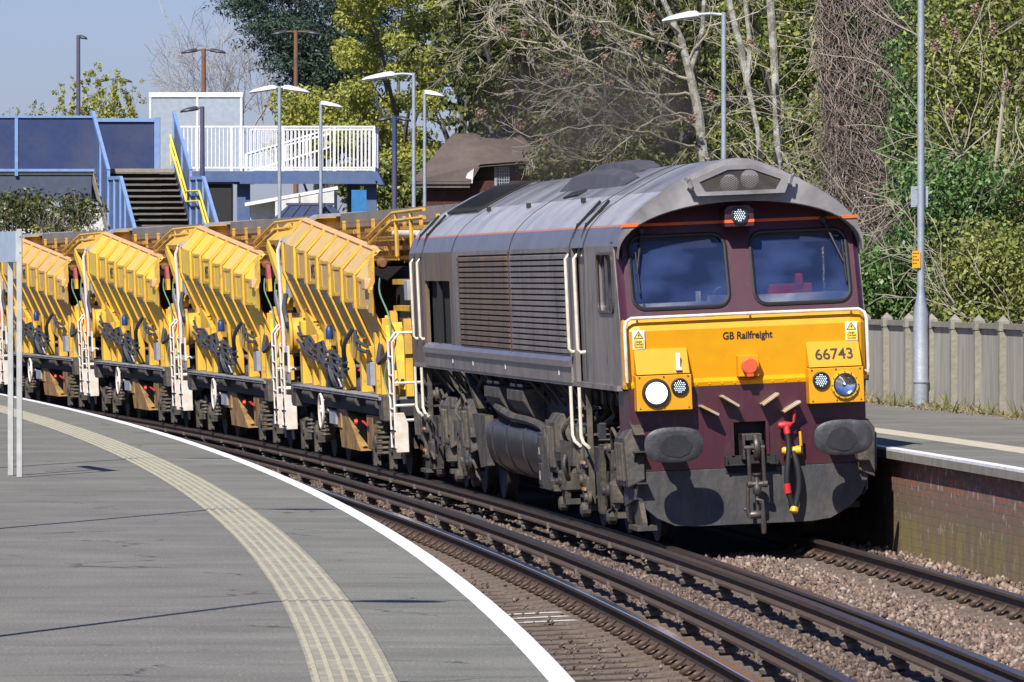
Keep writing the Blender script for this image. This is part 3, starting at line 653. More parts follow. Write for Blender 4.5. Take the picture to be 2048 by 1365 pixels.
for sgn in (-1, 1): mb.prism([(sgn * 1.222, .055, 3.262), (sgn * 1.06, .050, 3.262), (sgn * 1.03, .048, 3.292), (sgn * 1.205, .055, 3.292)], (0, .05, 0))
mb.build('brow_stripe', m_orange, loco)
# horn grille box on the brow
HX = [(-.52, 3.70), (-.15, 3.845), (.15, 3.845), (.52, 3.70), (.45, 3.545), (-.45, 3.545)]
HI = [(-.42, 3.685), (-.12, 3.80), (.12, 3.80), (.42, 3.685), (.36, 3.585), (-.36, 3.585)]
fr = plate('horn_housing', HX, [HI[::-1]], lambda u, v: (u, -.09 + .10 * (v - 3.545), v), .16, m_roof, loco)
mb = MB(); mb.prism([(x, .06, z) for x, z in HX], (0, .01, 0)); mb.build('horn_recess', m_black, loco)
mb = MB(); step = .036
def inhex(x, z): return 3.585 < z < 3.80 and abs(x) < .42 - max(0, (z - 3.685)) * 2.6 and abs(x) < .36 + (z - 3.585) * .6
fy = lambda z: -.07 + .10 * (z - 3.545)
for sl in (1, -1):
    for k in range(-40, 41):
        run = []
        for j in np.linspace(3.586, 3.80, 30):
            x = k * step + sl * (j - 3.585) * 1.6
            if inhex(x, j): run.append((x, j))
        if len(run) > 1: mb.beam((run[0][0], fy(run[0][1]), run[0][1]), (run[-1][0], fy(run[-1][1]), run[-1][1]), .0055, .008, up=(0, -1, 0))
mb.build('horn_mesh', m_under, loco)
for x, z in ((-.11, 3.66), (.1, 3.70)):
    mb = MB(); mb.lathe((x, -.055, z), (0, 1, 0), [(.095, 0), (.085, .01), (.05, .04), (.02, .09), (.012, .12)], 20); mb.build('horn', mat('dull_brass_horn', (.45, .42, .38), .35, .7), loco, smooth=True)
for sgn in (-1, 1):
    mb = MB(); mb.beam((sgn * .53, -.06, 3.72), (sgn * .50, -.085, 3.63), .03, .04); mb.beam((sgn * .56, -.03, 3.73), (sgn * .53, -.08, 3.70), .02, .03); mb.build('grille_latch', m_roof, loco)
# top lamp
mb = MB(); mb.prism([(x, .08, z) for x, z in ((-.15, 3.22), (.15, 3.22), (.15, 3.40), (.10, 3.44), (-.10, 3.44), (-.15, 3.40))], (0, .32, 0)); hou = mb.build('top_lamp_housing', m_maroon, loco, bevel=.008)
mb = MB(); mb.prism([(x, .076, z) for x, z in ((-.151, 3.262), (.151, 3.262), (.151, 3.292), (-.151, 3.292))], (0, .3, 0)); mb.build('lamp_stripe', m_orange, hou)
def led_lamp(x, z, y, r, parent, n=3, nm='led_lamp'):
    mb = MB(); mb.lathe((x, y - .03, z), (0, 1, 0), [(r * .80, .012), (r * .86, 0), (r, .004), (r, .05)], 28); lm = mb.build(nm, m_rubber, parent, smooth=True)
    mb = MB()
    for i in range(-n, n + 1):
        for j in range(-n, n + 1):
            px, pz = (i + .5 * (j % 2)) * r * .24, j * r * .21
            if math.hypot(px, pz) < r * .72: mb.lathe((x + px, y - .024, z + pz), (0, 1, 0), [(.0, -.004), (r * .045, -.002), (r * .06, .004)], 6)
    mb.build('led_array', m_led, lm); return lm
led_lamp(0, 3.335, .08, .088, loco, nm='top_lamp')
# headlight boxes
for sgn in (-1, 1):
    xa, xb = sorted((sgn * .60, sgn * 1.165))
    mb = MB(); mb.prism([(xa, .04, 1.39), (xa, -.19, 1.395), (xa, -.185, 1.752), (xa, .04, 1.762)], (xb - xa, 0, 0)); bx = mb.build('headlight_box', m_yel, loco, bevel=.006)
    mb = MB(); mb.prism([(xa + .012, .04, 1.763), (xa + .012, -.178, 1.763), (xa + .012, -.02, 2.02), (xa + .012, .04, 2.02)], (xb - xa - .024, 0, 0)); mb.build('box_cover', m_yel, loco, bevel=.005)
    mb = MB()
    for px in (xa + .035, (xa + xb) / 2, xb - .035):
        for pz in (1.42, 1.735): mb.lathe((px, -.195, pz), (0, 1, 0), [(.007, 0), (.009, .003), (.009, .01)], 8)
    mb.build('box_bolt', m_steel, bx)
    x, z = sgn * .965, 1.575; HB = -.06
    mb = MB(); mb.lathe((x, -.165 + HB, z), (0, 1, 0), [(.108, .012), (.112, 0), (.14, .004), (.147, .035)], 36, cap=False)
    hl = mb.build('headlight', m_rubber if sgn < 0 else m_ytap, loco, smooth=True)
    if sgn > 0:
        mb = MB(); mb.lathe((x, -.168 + HB, z), (0, 1, 0), [(.105, .0), (.120, .0), (.120, .02)], 36, cap=False); mb.build('lamp_ring', m_rubber, hl)
        mb = MB()
        for k in range(12): mb.lathe((x + .133 * math.cos(k * .5236), -.172 + HB, z + .133 * math.sin(k * .5236)), (0, 1, 0), [(.005, 0), (.007, .01)], 6)
        mb.build('ring_bolt', m_steel, hl)
        mb = MB(); mb.lathe((x, -.162 + HB, z), (0, 1, 0), [(.108, 0), (.10, .010), (.07, .02), (.03, .026), (.004, .028)], 30, cap=False); mb.build('reflector', m_chrome, hl, smooth=True)
        mb = MB(); mb.lathe((x, -.16 + HB, z), (0, 1, 0), [(.004, -.01), (.022, 0), (.022, .03)], 14); mb.build('bulb', m_chrome, hl)
    else:
        mb = MB(); mb.lathe((x, -.17 + HB, z), (0, 1, 0), [(.05, -.004), (.09, 0), (.112, .01)], 32); mb.build('lit_lens', m_lit, hl)
    led_lamp(sgn * .725, 1.63, -.19, .088, loco, nm='marker_lamp')
# white lamp bracket on left cover
mb = MB(); mb.box(-.745, -.705, -.165, -.125, 1.80, 1.97); mb.box(-.755, -.695, -.20, -.12, 1.795, 1.82); mb.build('lamp_bracket', m_white2, loco)
# orange socket
mb = MB(); mb.box(-.105, .105, -.13, .04, 1.70, 1.915); so_ = mb.build('socket_box', m_yel, loco, bevel=.006)
mb = MB(); mb.lathe((.005, -.18, 1.805), (0, 1, 0), [(.07, 0), (.082, .008), (.082, .06)], 28); mb.box(-.03, .04, -.175, -.14, 1.70, 1.75); mb.build('socket_cap', mat('orange_plastic', (.78, .10, .03), .5, dirt=(.6, .09, .04)), loco)
# white front handrail
mb = MB(); y_ = -.055
mb.tube([(-1.225, .06, 1.70), (-1.235, y_ + .0, 1.70), (-1.24, y_, 1.76), (-1.24, y_ + .0, 2.24), (-1.225, y_ + .02, 2.30), (-1.17, y_ + .03, 2.335), (0, y_ + .03, 2.338), (1.17, y_ + .03, 2.335), (1.225, y_ + .02, 2.30), (1.24, y_, 2.24), (1.24, y_, 1.76), (1.235, y_, 1.70), (1.225, .06, 1.70)], .018, 10)
mb.build('front_handrail', m_railw, loco, smooth=True)
mb = MB()
for x in (-1.1, .06, 1.1): mb.tube([(x, -.03, 2.335), (x, .08, 2.28)], .012, 6)
mb.build('handrail_bracket', m_ytap, loco)
# lettering
T = lambda x, y, z: Matrix.Translation((x, y, z)) @ ROT_FRONT
text('lettering', 'GB Railfreight', .105, m_ink, loco, Matrix.Translation((.02, -.0045, 2.115)) @ Matrix.Rotation(R_(90) + .1, 4, 'X'), sx=.86, bold=.0022)
sl_ = math.atan2(.158, .257)
text('running_number', '66743', .178, m_ink, loco, Matrix.Translation((.885, -.1035 - .0025, 1.885)) @ Matrix.Rotation(R_(90) - sl_ * 1.0, 4, 'X'), sx=.90, bold=.003)
m_sticker = mat('white_sticker', (.75, .75, .72), .5); m_sy = mat('sticker_yellow', (.85, .62, .05), .5)
for x in (-1.10, 1.085):
    mb = MB(); mb.box(x - .062, x + .062, -.030, -.018, 2.02, 2.21); st = mb.build('warning_sticker', m_sticker, loco)
    mb = MB(); mb.prism([(x - .052, -.0315, 2.125), (x + .052, -.0315, 2.125), (x, -.0315, 2.205)], (0, .001, 0)); mb.build('triangle_border', m_ink, st)
    mb = MB(); mb.prism([(x - .038, -.0335, 2.132), (x + .038, -.0335, 2.132), (x, -.0335, 2.192)], (0, .001, 0)); mb.box(x - .055, x + .055, -.0325, -.031, 2.03, 2.115); mb.build('yellow_field', m_sy, st)
    mb = MB(); mb.prism([(x + .008, -.035, 2.185), (x - .012, -.035, 2.158), (x + .002, -.035, 2.158), (x - .006, -.035, 2.135), (x + .014, -.035, 2.166), (x + .0, -.035, 2.166)], (0, .001, 0)); mb.build('lightning_bolt', m_ink, st)
    for k, w_ in enumerate(('Danger', 'Overhead', 'live wires')): text('warning_text', w_, .030, m_ink, st, T(x, -.0335, 2.098 - .027 * k), sx=.75)
# lower plate with coupling opening, dark plough below
low = [(-1.20, .78), (1.20, .78), (1.19, 1.30), (1.22, 1.62), (-1.22, 1.62), (-1.19, 1.30)]
plate('headstock_plate', low, [[(-.165, 1.24), (-.165, .90), (.165, .90), (.165, 1.24)][::-1]], lambda u, v: (u, .0, v), .05, m_maroon, loco)
pl = [(-1.20, .775), (-1.20, .56), (-1.12, .42), (-.98, .30), (-.80, .215), (-.55, .20), (.6, .20), (.8, .225), (1.0, .33), (1.13, .46), (1.20, .62), (1.20, .775)]
mb = MB(); mb.prism([(x, -.004, z) for x, z in pl], (0, .05, 0)); mb.build('snowplough', m_plough, loco, bevel=.004)
mb = MB()
for sgn in (-1, 1):
    mb.prism([(sgn * 1.20, .02, .78), (sgn * 1.255, .5, .78), (sgn * 1.255, .5, 1.6), (sgn * 1.21, .02, 1.6)], (-sgn * .03, 0, 0))
mb.build('headstock_cheek', m_maroon, loco)
mb = MB()
for sgn in (-1, 1): mb.prism([(sgn * 1.20, .02, .50), (sgn * 1.24, .5, .42), (sgn * 1.24, .5, .78), (sgn * 1.20, .02, .78)], (-sgn * .03, 0, 0))
mb.build('plough_cheek', m_plough, loco)
for xx, zz in ((-1.15, .98), (-1.13, .66), (1.15, .80)):
    mb = MB(); mb.box(xx - .06, xx + .06, -.16, 0, zz, zz + .012); mb.prism([(xx - .05, 0, zz), (xx - .05, -.14, zz), (xx - .05, 0, zz - .14)], (.01, 0, 0)); mb.build('shunter_step', m_steel, loco)
mb = MB(); mb.box(-.165, .165, .15, .17, .88, 1.26); mb.box(-.24, -.20, .05, .17, .8, 1.3); mb.build('coupling_recess', m_black, loco)
mb = MB()
for a, c in (((-.18, -.01, 1.255), (.18, -.01, 1.255)), ((-.18, -.01, .9), (-.18, -.01, 1.25)), ((.18, -.01, .9), (.18, -.01, 1.25))): mb.beam(a, c, .03, .03, up=(0, -1, 0))
mb.build('opening_frame', m_maroon, loco)
mb = MB(); mb.box(-.26, .26, -.10, 0, .80, .815); mb.box(-.26, .26, -.012, 0, .72, .90); mb.box(-.27, -.25, -.11, 0, .80, .90); mb.box(.25, .27, -.11, 0, .80, .90); mb.build('coupling_shelf', m_dark, loco, bevel=.004)
# screw coupling
mb = MB(); mb.box(-.10, .10, -.14, .15, 1.05, 1.12); mb.box(-.10, -.07, -.16, .1, .86, 1.12); mb.box(.07, .10, -.16, .1, .86, 1.12); mb.build('drawgear_box', m_steel, loco, bevel=.006)
mb = MB()
hk = [(math.cos(a) * r_, math.sin(a) * r_) for a, r_ in zip(np.linspace(-1.2, 3.6, 16), [.11] * 16)]
mb.tube([(.03, -.16 + .0 - c, .98 + s_) for c, s_ in hk], [.04 - .0012 * i for i in range(16)], 8); mb.tube([(.03, .1, 1.0), (.03, -.10, 1.04)], .05, 8); mb.build('draw_hook', m_steel, loco, smooth=True)
mb = MB(); y_ = -.24
mb.tube([(-.10, y_ + .01, .98), (.11, y_ + .01, .98)], .026, 10)
mb.tube([(-.055, y_, .98), (-.05, y_ + .02, .62)], [.022, .02], 8); mb.tube([(.09, y_, .98), (.10, y_ + .02, .62)], [.022, .02], 8)
mb.lathe((-.085, y_ + .02, .61), (1, 0, 0), [(.02, 0), (.036, .01), (.036, .05), (.02, .06)], 12); mb.lathe((.075, y_ + .02, .61), (1, 0, 0), [(.02, 0), (.036, .01), (.036, .05), (.02, .06)], 12)
mb.tube([(-.06, y_ + .02, .61), (.10, y_ + .02, .61)], .03, 8); mb.lathe((.02, y_ + .02, .50), (0, 0, 1), [(.03, 0), (.045, .02), (.045, .08), (.028, .12), (.028, .20), (.05, .205), (.05, .22)], 12)
mb.tube([(.02, y_ + .02, .56), (.02, y_ + .03, .30)], .02, 8)
mb.tube([(-.07, y_ + .02, .60), (-.085, y_ + .02, .36), (-.06, y_ + .03, .28)], [.02, .02, .03], 8); mb.tube([(-.12, y_ + .03, .36), (-.08, y_ + .03, .36)], .018, 6); mb.lathe((-.05, y_ + .03, .30), (1, 0, 0), [(.03, -.02), (.042, 0), (.042, .10), (.03, .12)], 12)
mb.tube([(.0, y_ - .02, .46), (.06, y_ - .03, .44), (.065, y_ - .03, .36), (.065, y_ - .03, .18), (.065, y_ - .03, .11)], [.015, .02, .022, .03, .024], 8)
mb.build('screw_coupling', m_steel, loco, smooth=True)
# buffers
for sgn in (-1, 1):
    x = sgn * .8635
    mb = MB(); mb.lathe((x, -.52, 1.055), (0, 1, 0), [(.085, 0), (.085, .22), (.12, .24), (.12, .50), (.16, .51), (.16, .56)], 24); mb.box(x - .15, x + .15, -.012, 0, .93, 1.18)
    bf = mb.build('buffer', m_dark, loco, smooth=True)
    pts = [(x + a, b_) for a, b_ in rr(-.30, .30, -.175, .175, .10, 5)]
    top = []
    n_ = 40
    for k in range(n_):
        t = 2 * math.pi * k / n_; cxx, szz = math.cos(t), math.sin(t); e = 2 / 2.6
        top.append((x + .30 * math.copysign(abs(cxx) ** e, cxx), 1.055 + .18 * math.copysign(abs(szz) ** e, szz)))
    mb = MB(); mb.loft([[(x + (a - x) * k, -.60 + o_, 1.055 + (c - 1.055) * k) for a, c in top + [top[0]]] for k, o_ in ((.3, -.014), (.75, -.008), (.93, -.002), (1, .008), (1, .035), (.9, .05))], cap=True)
    bh = mb.build('buffer_head', m_buf, bf, smooth=True)
    rb = random.Random(3 + sgn); mb = MB(); ring = []
    for k in range(28):
        t = 2 * math.pi * k / 28; q = .135 * (1 + rb.uniform(-.09, .09)); ring.append((x - .02 * sgn + q * 1.15 * math.cos(t), -.6165, 1.04 + q * .85 * math.sin(t)))
    mb.prism(ring, (0, .006, 0)); mb.build('grease_patch', mat('wet_grease', (.022, .022, .023), .42, dirt=(.05, .05, .05), dscale=9), bf)
# silver-edged folding brackets
for sgn in (-1, 1):
    for x0, x1, z0_, z1_ in ((.33, .51, 1.325, 1.425), (.12, .29, 1.405, 1.515)):
        A_ = Vector((sgn * x0, -.09, z0_ if True else 0)); B_ = Vector((sgn * x1, -.09, z1_))
        if sgn < 0: A_, B_ = Vector((-x1, -.09, z1_)), Vector((-x0, -.09, z0_))
        mb = MB(); mb.beam(A_, B_, .20, .026, up=(0, 0, 1)); o_ = mb.build('cable_bracket', mat('worn_bracket', (.5, .45, .36), .5, .3, dirt=(.55, .30, .05), damt=.8, dscale=8), loco, bevel=.004)
# brake pipes with taps
def pipe(mb, pts, r, n=10): 
    pts = [Vector(p) for p in pts]; out = []
    for i in range(len(pts) - 1):
        p0 = pts[max(i - 1, 0)]; p1 = pts[i]; p2 = pts[i + 1]; p3 = pts[min(i + 2, len(pts) - 1)]
        for k in range(5):
            t = k / 5; out.append(.5 * ((2 * p1) + (p2 - p0) * t + (2 * p0 - 5 * p1 + 4 * p2 - p3) * t * t + (3 * p1 - p0 - 3 * p2 + p3) * t ** 3))
    out.append(pts[-1]); mb.tube(out, r, n)
mb = MB(); mb.lathe((.28, -.10, 1.19), (1, 0, 0), [(.025, 0), (.035, .02), (.04, .07), (.03, .13)], 12); mb.tube([(.36, -.10, 1.20), (.37, -.12, 1.10)], .035, 10); mb.tube([(.40, -.11, 1.19), (.44, -.12, 1.22), (.455, -.12, 1.34)], [.012, .014, .016], 6); mb.tube([(.33, 0, 1.19), (.33, -.1, 1.19)], .03, 8); tp = mb.build('red_tap', m_red, loco, smooth=True)
mb = MB(); pipe(mb, [(.365, -.12, 1.12), (.375, -.14, .95), (.345, -.16, .72), (.34, -.16, .56), (.375, -.15, .42), (.40, -.15, .34)], .030); hs = mb.build('brake_hose', m_rubber, loco, smooth=True)
mb = MB(); mb.tube([(.335, -.16, .60), (.345, -.16, .50)], .037, 10); mb.build('hose_coupling', m_red, hs); mb = MB(); mb.lathe((.368, -.14, .86), (0, 0, 1), [(.034, 0), (.034, .03)], 12); mb.build('hose_clip', m_chrome, hs)
mb = MB(); mb.lathe((.31, -.09, .93), (1, 0, 0), [(.025, 0), (.038, .02), (.038, .14), (.045, .15), (.045, .19), (.02, .2)], 12); mb.tube([(.48, -.1, .95), (.505, -.12, .98), (.50, -.12, 1.12)], [.012, .014, .015], 6); mb.tube([(.4, 0, .94), (.4, -.1, .94)], .03, 8); mb.build('yellow_tap', m_ytap, loco, smooth=True)
mb = MB(); pipe(mb, [(.42, -.10, .92), (.455, -.13, .78), (.465, -.14, .6), (.44, -.14, .44), (.40, -.14, .33)], .032); h2 = mb.build('brake_hose', m_rubber, loco, smooth=True)
mb = MB(); mb.lathe((.39, -.17, .30), (.3, .3, 1), [(.03, 0), (.045, .01), (.04, .06)], 12); mb.build('hose_coupling', m_ytap, h2)

# --- cab interior
mb = MB(); mb.box(-1.2, 1.2, .2, 2.4, 1.70, 1.74); mb.box(-1.2, 1.2, 2.35, 2.4, 1.7, 3.15); mb.box(-.85, .85, 2.35, 2.4, 3.15, 3.45); mb.box(-.98, .98, .7, 2.4, 3.28, 3.31); mb.build('cab_lining', mat('blue_grey_lining', (.05, .06, .10), .8), loco)
mb = MB(); mb.box(-1.1, -.28, .26, .62, 2.30, 2.475); mb.box(.12, 1.1, .24, .62, 2.30, 2.52); mb.box(-.30, -.12, .24, .5, 2.3, 2.53); mb.box(-.42, -.40, .28, .5, 2.42, 2.58); mb.build('driver_desk', mat('cream_desk', (.80, .76, .64), .6), loco)
mb = MB(); mb.box(-.9, -.45, 1.0, 1.1, 2.0, 2.7); mb.box(.45, .9, 1.0, 1.1, 2.0, 2.7); mb.box(-.9, -.45, .7, 1.1, 1.95, 2.05); mb.box(.45, .9, .7, 1.1, 1.95, 2.05); mb.build('cab_seat', mat('dark_seat', (.03, .025, .03), .8), loco, bevel=.03)
mb = MB(); pipe(mb, [(-.24, .45, 2.42), (-.24, .45, 2.55), (-.17, .45, 2.61), (-.12, .45, 2.58)], .012, 6); mb.build('microphone', m_steel, loco)
mb = MB(); mb.box(.35, .80, .55, .75, 2.50, 2.62); mb.box(.62, .70, .5, .6, 2.6, 2.72); mb.build('red_bag', m_red, loco, bevel=.02)
mb = MB(); mb.box(-1.0, -.2, .34, .36, 3.02, 3.14); mb.box(.2, 1.0, .34, .36, 3.04, 3.14); mb.build('sun_blind', m_dark, loco)
# rear wall
mb = MB(); mb.prism([(x, LEN - .1, z) for x, z in [(1.3, 1.63)] + FULL + [(-1.3, 1.63)]], (0, .06, 0)); mb.build('rear_wall', m_maroon, loco)
for sgn in (-1, 1):
    mb = MB(); mb.lathe((sgn * .8635, LEN + .52, 1.055), (0, -1, 0), [(.28, -.03), (.28, 0), (.09, .01), (.09, .25), (.13, .26), (.13, .55)], 20); mb.build('rear_buffer', m_dark, loco)
mb = MB(); mb.box(-1.2, 1.2, LEN - .12, LEN - .02, .8, 1.63); mb.build('rear_headstock', m_dark, loco)
# --- underframe
mb = MB(); mb.box(-.95, .95, .1, LEN - .1, 1.38, 1.62); mb.box(-1.0, 1.0, 5.9, 12.8, .95, 1.40); mb.build('underframe', m_dark, loco)
for k, y in enumerate(np.arange(4.6, 19.5, .72)):
    mb = MB()
    mb.beam((-1.24, y, 1.61), (-.98, y + .03, 1.28), .02, .12, up=(0, 1, 0)) if k % 2 else mb.prism([(-1.24, y, 1.62), (-.95, y, 1.62), (-.95, y, 1.22)], (0, .03, 0))
    mb.build('body_bracket', m_under, loco)
for y in (.7, 4.05, 14.4):
    mb = MB(); mb.prism([(-1.26, y, 1.6), (-1.26, y + .05, 1.6), (-1.2, y - .5, 1.16), (-1.2, y - .9, 1.16)], (.1, 0, 0)); mb.build('body_bracket', m_under, loco)
rg = random.Random(5)
mb = MB()
for y0_, dy, dz in ((2.2, 0, 0), (13.2, 0, 0)):
    for k in range(5):
        a = y0_ + k * .65; pipe(mb, [(-1.08, a, 1.55), (-1.14 + rg.random() * .1, a + .1, 1.4), (-1.02, a + .35, 1.3), (-1.12, a + .5, 1.18), (-1.0, a + .6, 1.05)], .028, 6)
pipe(mb, [(-1.0, 12.4, 1.2), (-1.2, 11.6, 1.22), (-1.24, 9.8, 1.14), (-1.22, 8.4, 1.12), (-1.24, 7.0, 1.08), (-1.26, 6.4, .98), (-1.26, 5.9, .72), (-1.2, 5.6, .62)], .05, 8)
mb.build('air_pipe', m_under, loco, smooth=True)
# paired lockers
for y in (8.6, 10.9):
    mb = MB(); mb.prism([(-1.26, y, 1.46), (-1.26, y, 1.34), (-1.05, y, 1.02), (-1.0, y, 1.02), (-1.0, y, 1.5)], (0, 1.5, 0)); lk = mb.build('battery_locker', m_under, loco, bevel=.01)
    for k in range(2):
        mb = MB(); mb.box(-1.24, -1.06, y + .15 + k * .7, y + .65 + k * .7, 1.49, 1.53); mb.build('locker_lid', m_tank, lk, bevel=.01)
# fuel tank
tp_ = [(-1.18, 1.06), (-1.27, .99), (-1.285, .9), (-1.27, .72), (-1.18, .54), (-1.02, .42), (-.85, .38), (.85, .38), (1.02, .42), (1.18, .54), (1.27, .72), (1.285, .9), (1.27, .99), (1.18, 1.06)]
mb = MB(); mb.prism([(x, 6.95, z) for x, z in tp_], (0, 5.25, 0)); tk = mb.build('fuel_tank', m_tank, loco, smooth=True)
mb = MB()
for y in (7.2, 8.6, 10.2, 11.6):
    for (a, za), (c, zc) in zip(tp_[:6], tp_[1:7]): mb.beam((a * 1.004, y, za), (c * 1.004, y, zc), .1, .014, up=(a, 0, .3))
mb.build('tank_band', m_tank, tk)
mb = MB(); mb.box(-1.30, -1.24, 6.72, 7.0, .40, 1.03); mb.box(-1.31, -1.29, 6.75, 6.98, .44, .68); mb.box(-1.31, -1.29, 6.75, 6.98, .72, .98); mb.build('tank_gauge_panel', m_tank, tk, bevel=.006)
mb = MB(); mb.box(-1.313, -1.31, 6.85, 6.87, .50, .60); mb.box(-1.313, -1.31, 6.85, 6.87, .78, .86); mb.build('gauge_mark', m_white2, tk)
mb = MB(); mb.prism([(-1.28, 6.72, 1.02), (-1.28, 6.72, .40), (-1.28, 5.85, .40), (-1.28, 6.15, .6), (-1.28, 6.45, 1.02)], (.1, 0, 0)); mb.build('tank_end_plate', m_under, tk); mb = MB(); mb.prism([(-1.28, 12.25, 1.1), (-1.28, 12.25, .5), (-1.28, 12.9, .46), (-1.28, 13.6, 1.1)], (.1, 0, 0)); mb.build('tank_end_plate', m_under, tk)
# bogies
def bogie(y0, flip=False):
    s_ = -1 if flip else 1
    def Y(a): return y0 + s_ * a
    bg_ = MB(); prof_ = [(-1.0, .62), (-.75, .98), (-.2, 1.02), (.25, .70), (1.3, .70), (1.65, 1.02), (2.4, 1.02), (2.75, .70), (3.7, .70), (4.15, 1.0), (4.75, .92), (5.1, .5), (4.7, .42), (4.4, .62), (3.9, .50), (.4, .50), (-.3, .62), (-.7, .44)]
    for sg in (-1, 1): bg_.prism([(sg * 1.08, Y(a), z) for a, z in prof_], (-sg * .08, 0, 0))
    bg_.box(-1.0, 1.0, min(Y(-.6), Y(4.7)), max(Y(-.6), Y(4.7)), .62, .92)
    B = bg_.build('bogie', m_under, loco, bevel=.01)
    for k in range(3):
        a = k * 2.07
        for sg in (-1, 1):
            mb = MB(); mb.lathe((sg * .66, Y(a), .533), (sg, 0, 0), [(.56, 0), (.56, .03), (.533, .035), (.528, .14), (.47, .145), (.44, .12), (.2, .11), (.16, .17), (.1, .2)], 40); mb.build('wheel', m_plough if sg < 0 else m_under, B, smooth=True)
            mb = MB(); mb.box(min(sg * 1.05, sg * 1.2), max(sg * 1.05, sg * 1.2), Y(a) - .2, Y(a) + .2, .36, .72)
            mb.lathe((sg * 1.14, Y(a), .54), (sg, 0, 0), [(.16, 0), (.16, .07), (.12, .09), (.1, .13), (.03, .14)], 18); mb.lathe((sg * 1.18, Y(a) - .33, .42), (0, 0, 1), [(.10, 0), (.13, .02), (.13, .20), (.09, .24), (.04, .26)], 14); mb.box(min(sg * 1.1, sg * 1.26), max(sg * 1.1, sg * 1.26), Y(a) - .44, Y(a) - .2, .28, .34)
            mb.build('axle_box', m_under, B, smooth=True)
    for sg in (-1, 1):
        for a in (-.45, 1.05, 3.1):
            mb = MB()
            for q in range(5): mb.lathe((sg * 1.12, Y(a), .98 + q * .055), (0, 0, 1), [(.09, 0), (.115, .012), (.09, .025)], 14)
            mb.box(min(sg * 1.0, sg * 1.26), max(sg * 1.0, sg * 1.26), Y(a) - .16, Y(a) + .16, .72, .97); mb.build('spring', m_under, B, smooth=True)
        mb = MB()
        # sandboxes and brake cylinders, fluted
        for a, w_, zb, zt in ((-1.05, .75, .62, 1.22), (2.2, .9, .60, 1.24), (4.55, .75, .6, 1.26)):
            c0 = Y(a); mb.prism([(sg * 1.10, c0 - w_ / 2, zb + .08), (sg * 1.27, c0 - w_ / 2 + .04, zb), (sg * 1.29, c0 - w_ / 2 + .06, zt - .1), (sg * 1.22, c0 - w_ / 2 + .06, zt), (sg * 1.08, c0 - w_ / 2 + .06, zt)], (0, w_ - .1, 0))
            for q in range(3): mb.tube([(sg * 1.285, c0 - w_ / 2 + .18 + q * .2, zb + .06), (sg * 1.30, c0 - w_ / 2 + .18 + q * .2, zt - .14)], .03, 6)
            mb.build('sandbox', m_under, B, bevel=.015); mb = MB()
        mb = MB(); mb.prism([(sg * 1.2, Y(3.6), .98), (sg * 1.2, Y(4.05), .98), (sg * 1.2, Y(3.95), .30), (sg * 1.2, Y(3.75), .28)], (sg * .06, 0, 0)); mb.build('brake_hanger', m_under, B); mb = MB(); mb.prism([(sg * 1.2, Y(.7), .98), (sg * 1.2, Y(1.2), .98), (sg * 1.2, Y(1.05), .30), (sg * 1.2, Y(.85), .28)], (sg * .06, 0, 0)); mb.build('brake_hanger', m_under, B)
        for a in (.45, 2.55, 4.4): mb = MB(); mb.beam((sg * 1.16, Y(a), .92), (sg * 1.16, Y(a + .12), .24), .06, .10, up=(0, 1, 0)); mb.lathe((sg * 1.12, Y(a + .12), .26), (sg, 0, 0), [(.06, 0), (.08, .02), (.08, .1), (.05, .12)], 12); mb.build('brake_rod', m_under, B)
        mb = MB()
        for a in (-.9, 1.6, 3.4):
            mb = MB(); pipe(mb, [(sg * 1.15, Y(a), 1.3), (sg * 1.28, Y(a + .12), 1.1), (sg * 1.22, Y(a + .3), .92), (sg * 1.28, Y(a + .2), .7), (sg * 1.18, Y(a + .35), .5)], .024, 6); mb.build('bogie_hose', m_under, B, smooth=True)
    mb = MB(); a = -1.25
    mb.prism([(-1.16, Y(a + .05), .62), (-1.16, Y(a + .55), .62), (-1.16, Y(a + .2), .22), (-1.16, Y(a - .3), .22), (-1.16, Y(a - .3), .27)], (.05, 0, 0)); mb.box(-1.22, -1.02, min(Y(a - .35), Y(a + .3)), max(Y(a - .35), Y(a + .3)), .19, .235)
    mb.lathe((-1.12, Y(a + .6), .45), (-1, 0, 0), [(.24, 0), (.24, .04), (.20, .06), (.1, .07)], 22); mb.build('guard_iron', m_under, B)
bogie(1.35 + .0); bogie(18.85, True)
m_se = mat('orange_step_edge', (.45, .25, .14), .6)
for y in (3.12, 19.0):
    for zz in (.5, .78, 1.05, 1.28): mb = MB(); mb.box(-1.32, -1.30, y - .12, y + .12, zz, zz + .03); mb.build('step_edge', m_se, loco)
# bolts along the yellow lip and bracket gear under the sill
mb = MB()
for k in range(19): mb.lathe((-1.17 + k * .13, -.012, 1.64), (0, 1, 0), [(.006, 0), (.009, .004), (.009, .01)], 6)
mb.build('lip_rivets', m_ytap, loco)
rg2 = random.Random(77)
for k in range(34):
    y = rg2.choice((rg2.uniform(.6, 6.3), rg2.uniform(13.6, 19.4))); z = rg2.uniform(.35, 1.3); mb = MB(); x = -1.24 - rg2.random() * .05; s_ = rg2.uniform(.04, .11)
    if k % 3 == 0: mb.lathe((x, y, z), (-1, 0, 0), [(s_, 0), (s_, .03), (s_ * .6, .04), (s_ * .6, .07)], 12)
    elif k % 3 == 1: mb.cbox((x, y, z), (.06, s_ * 2.2, s_ * 1.3), Matrix.Rotation(rg2.uniform(-.4, .4), 3, 'X'))
    else: pipe(mb, [(x, y, z), (x - .03, y + .12, z + .1), (x - .02, y + .3, z + .05), (x, y + .42, z - .12)], .018, 6)
    mb.build(('valve_cap', 'junction_box', 'small_pipe')[k % 3], m_tank if k % 4 == 0 else m_under, loco, smooth=k % 3 != 1)
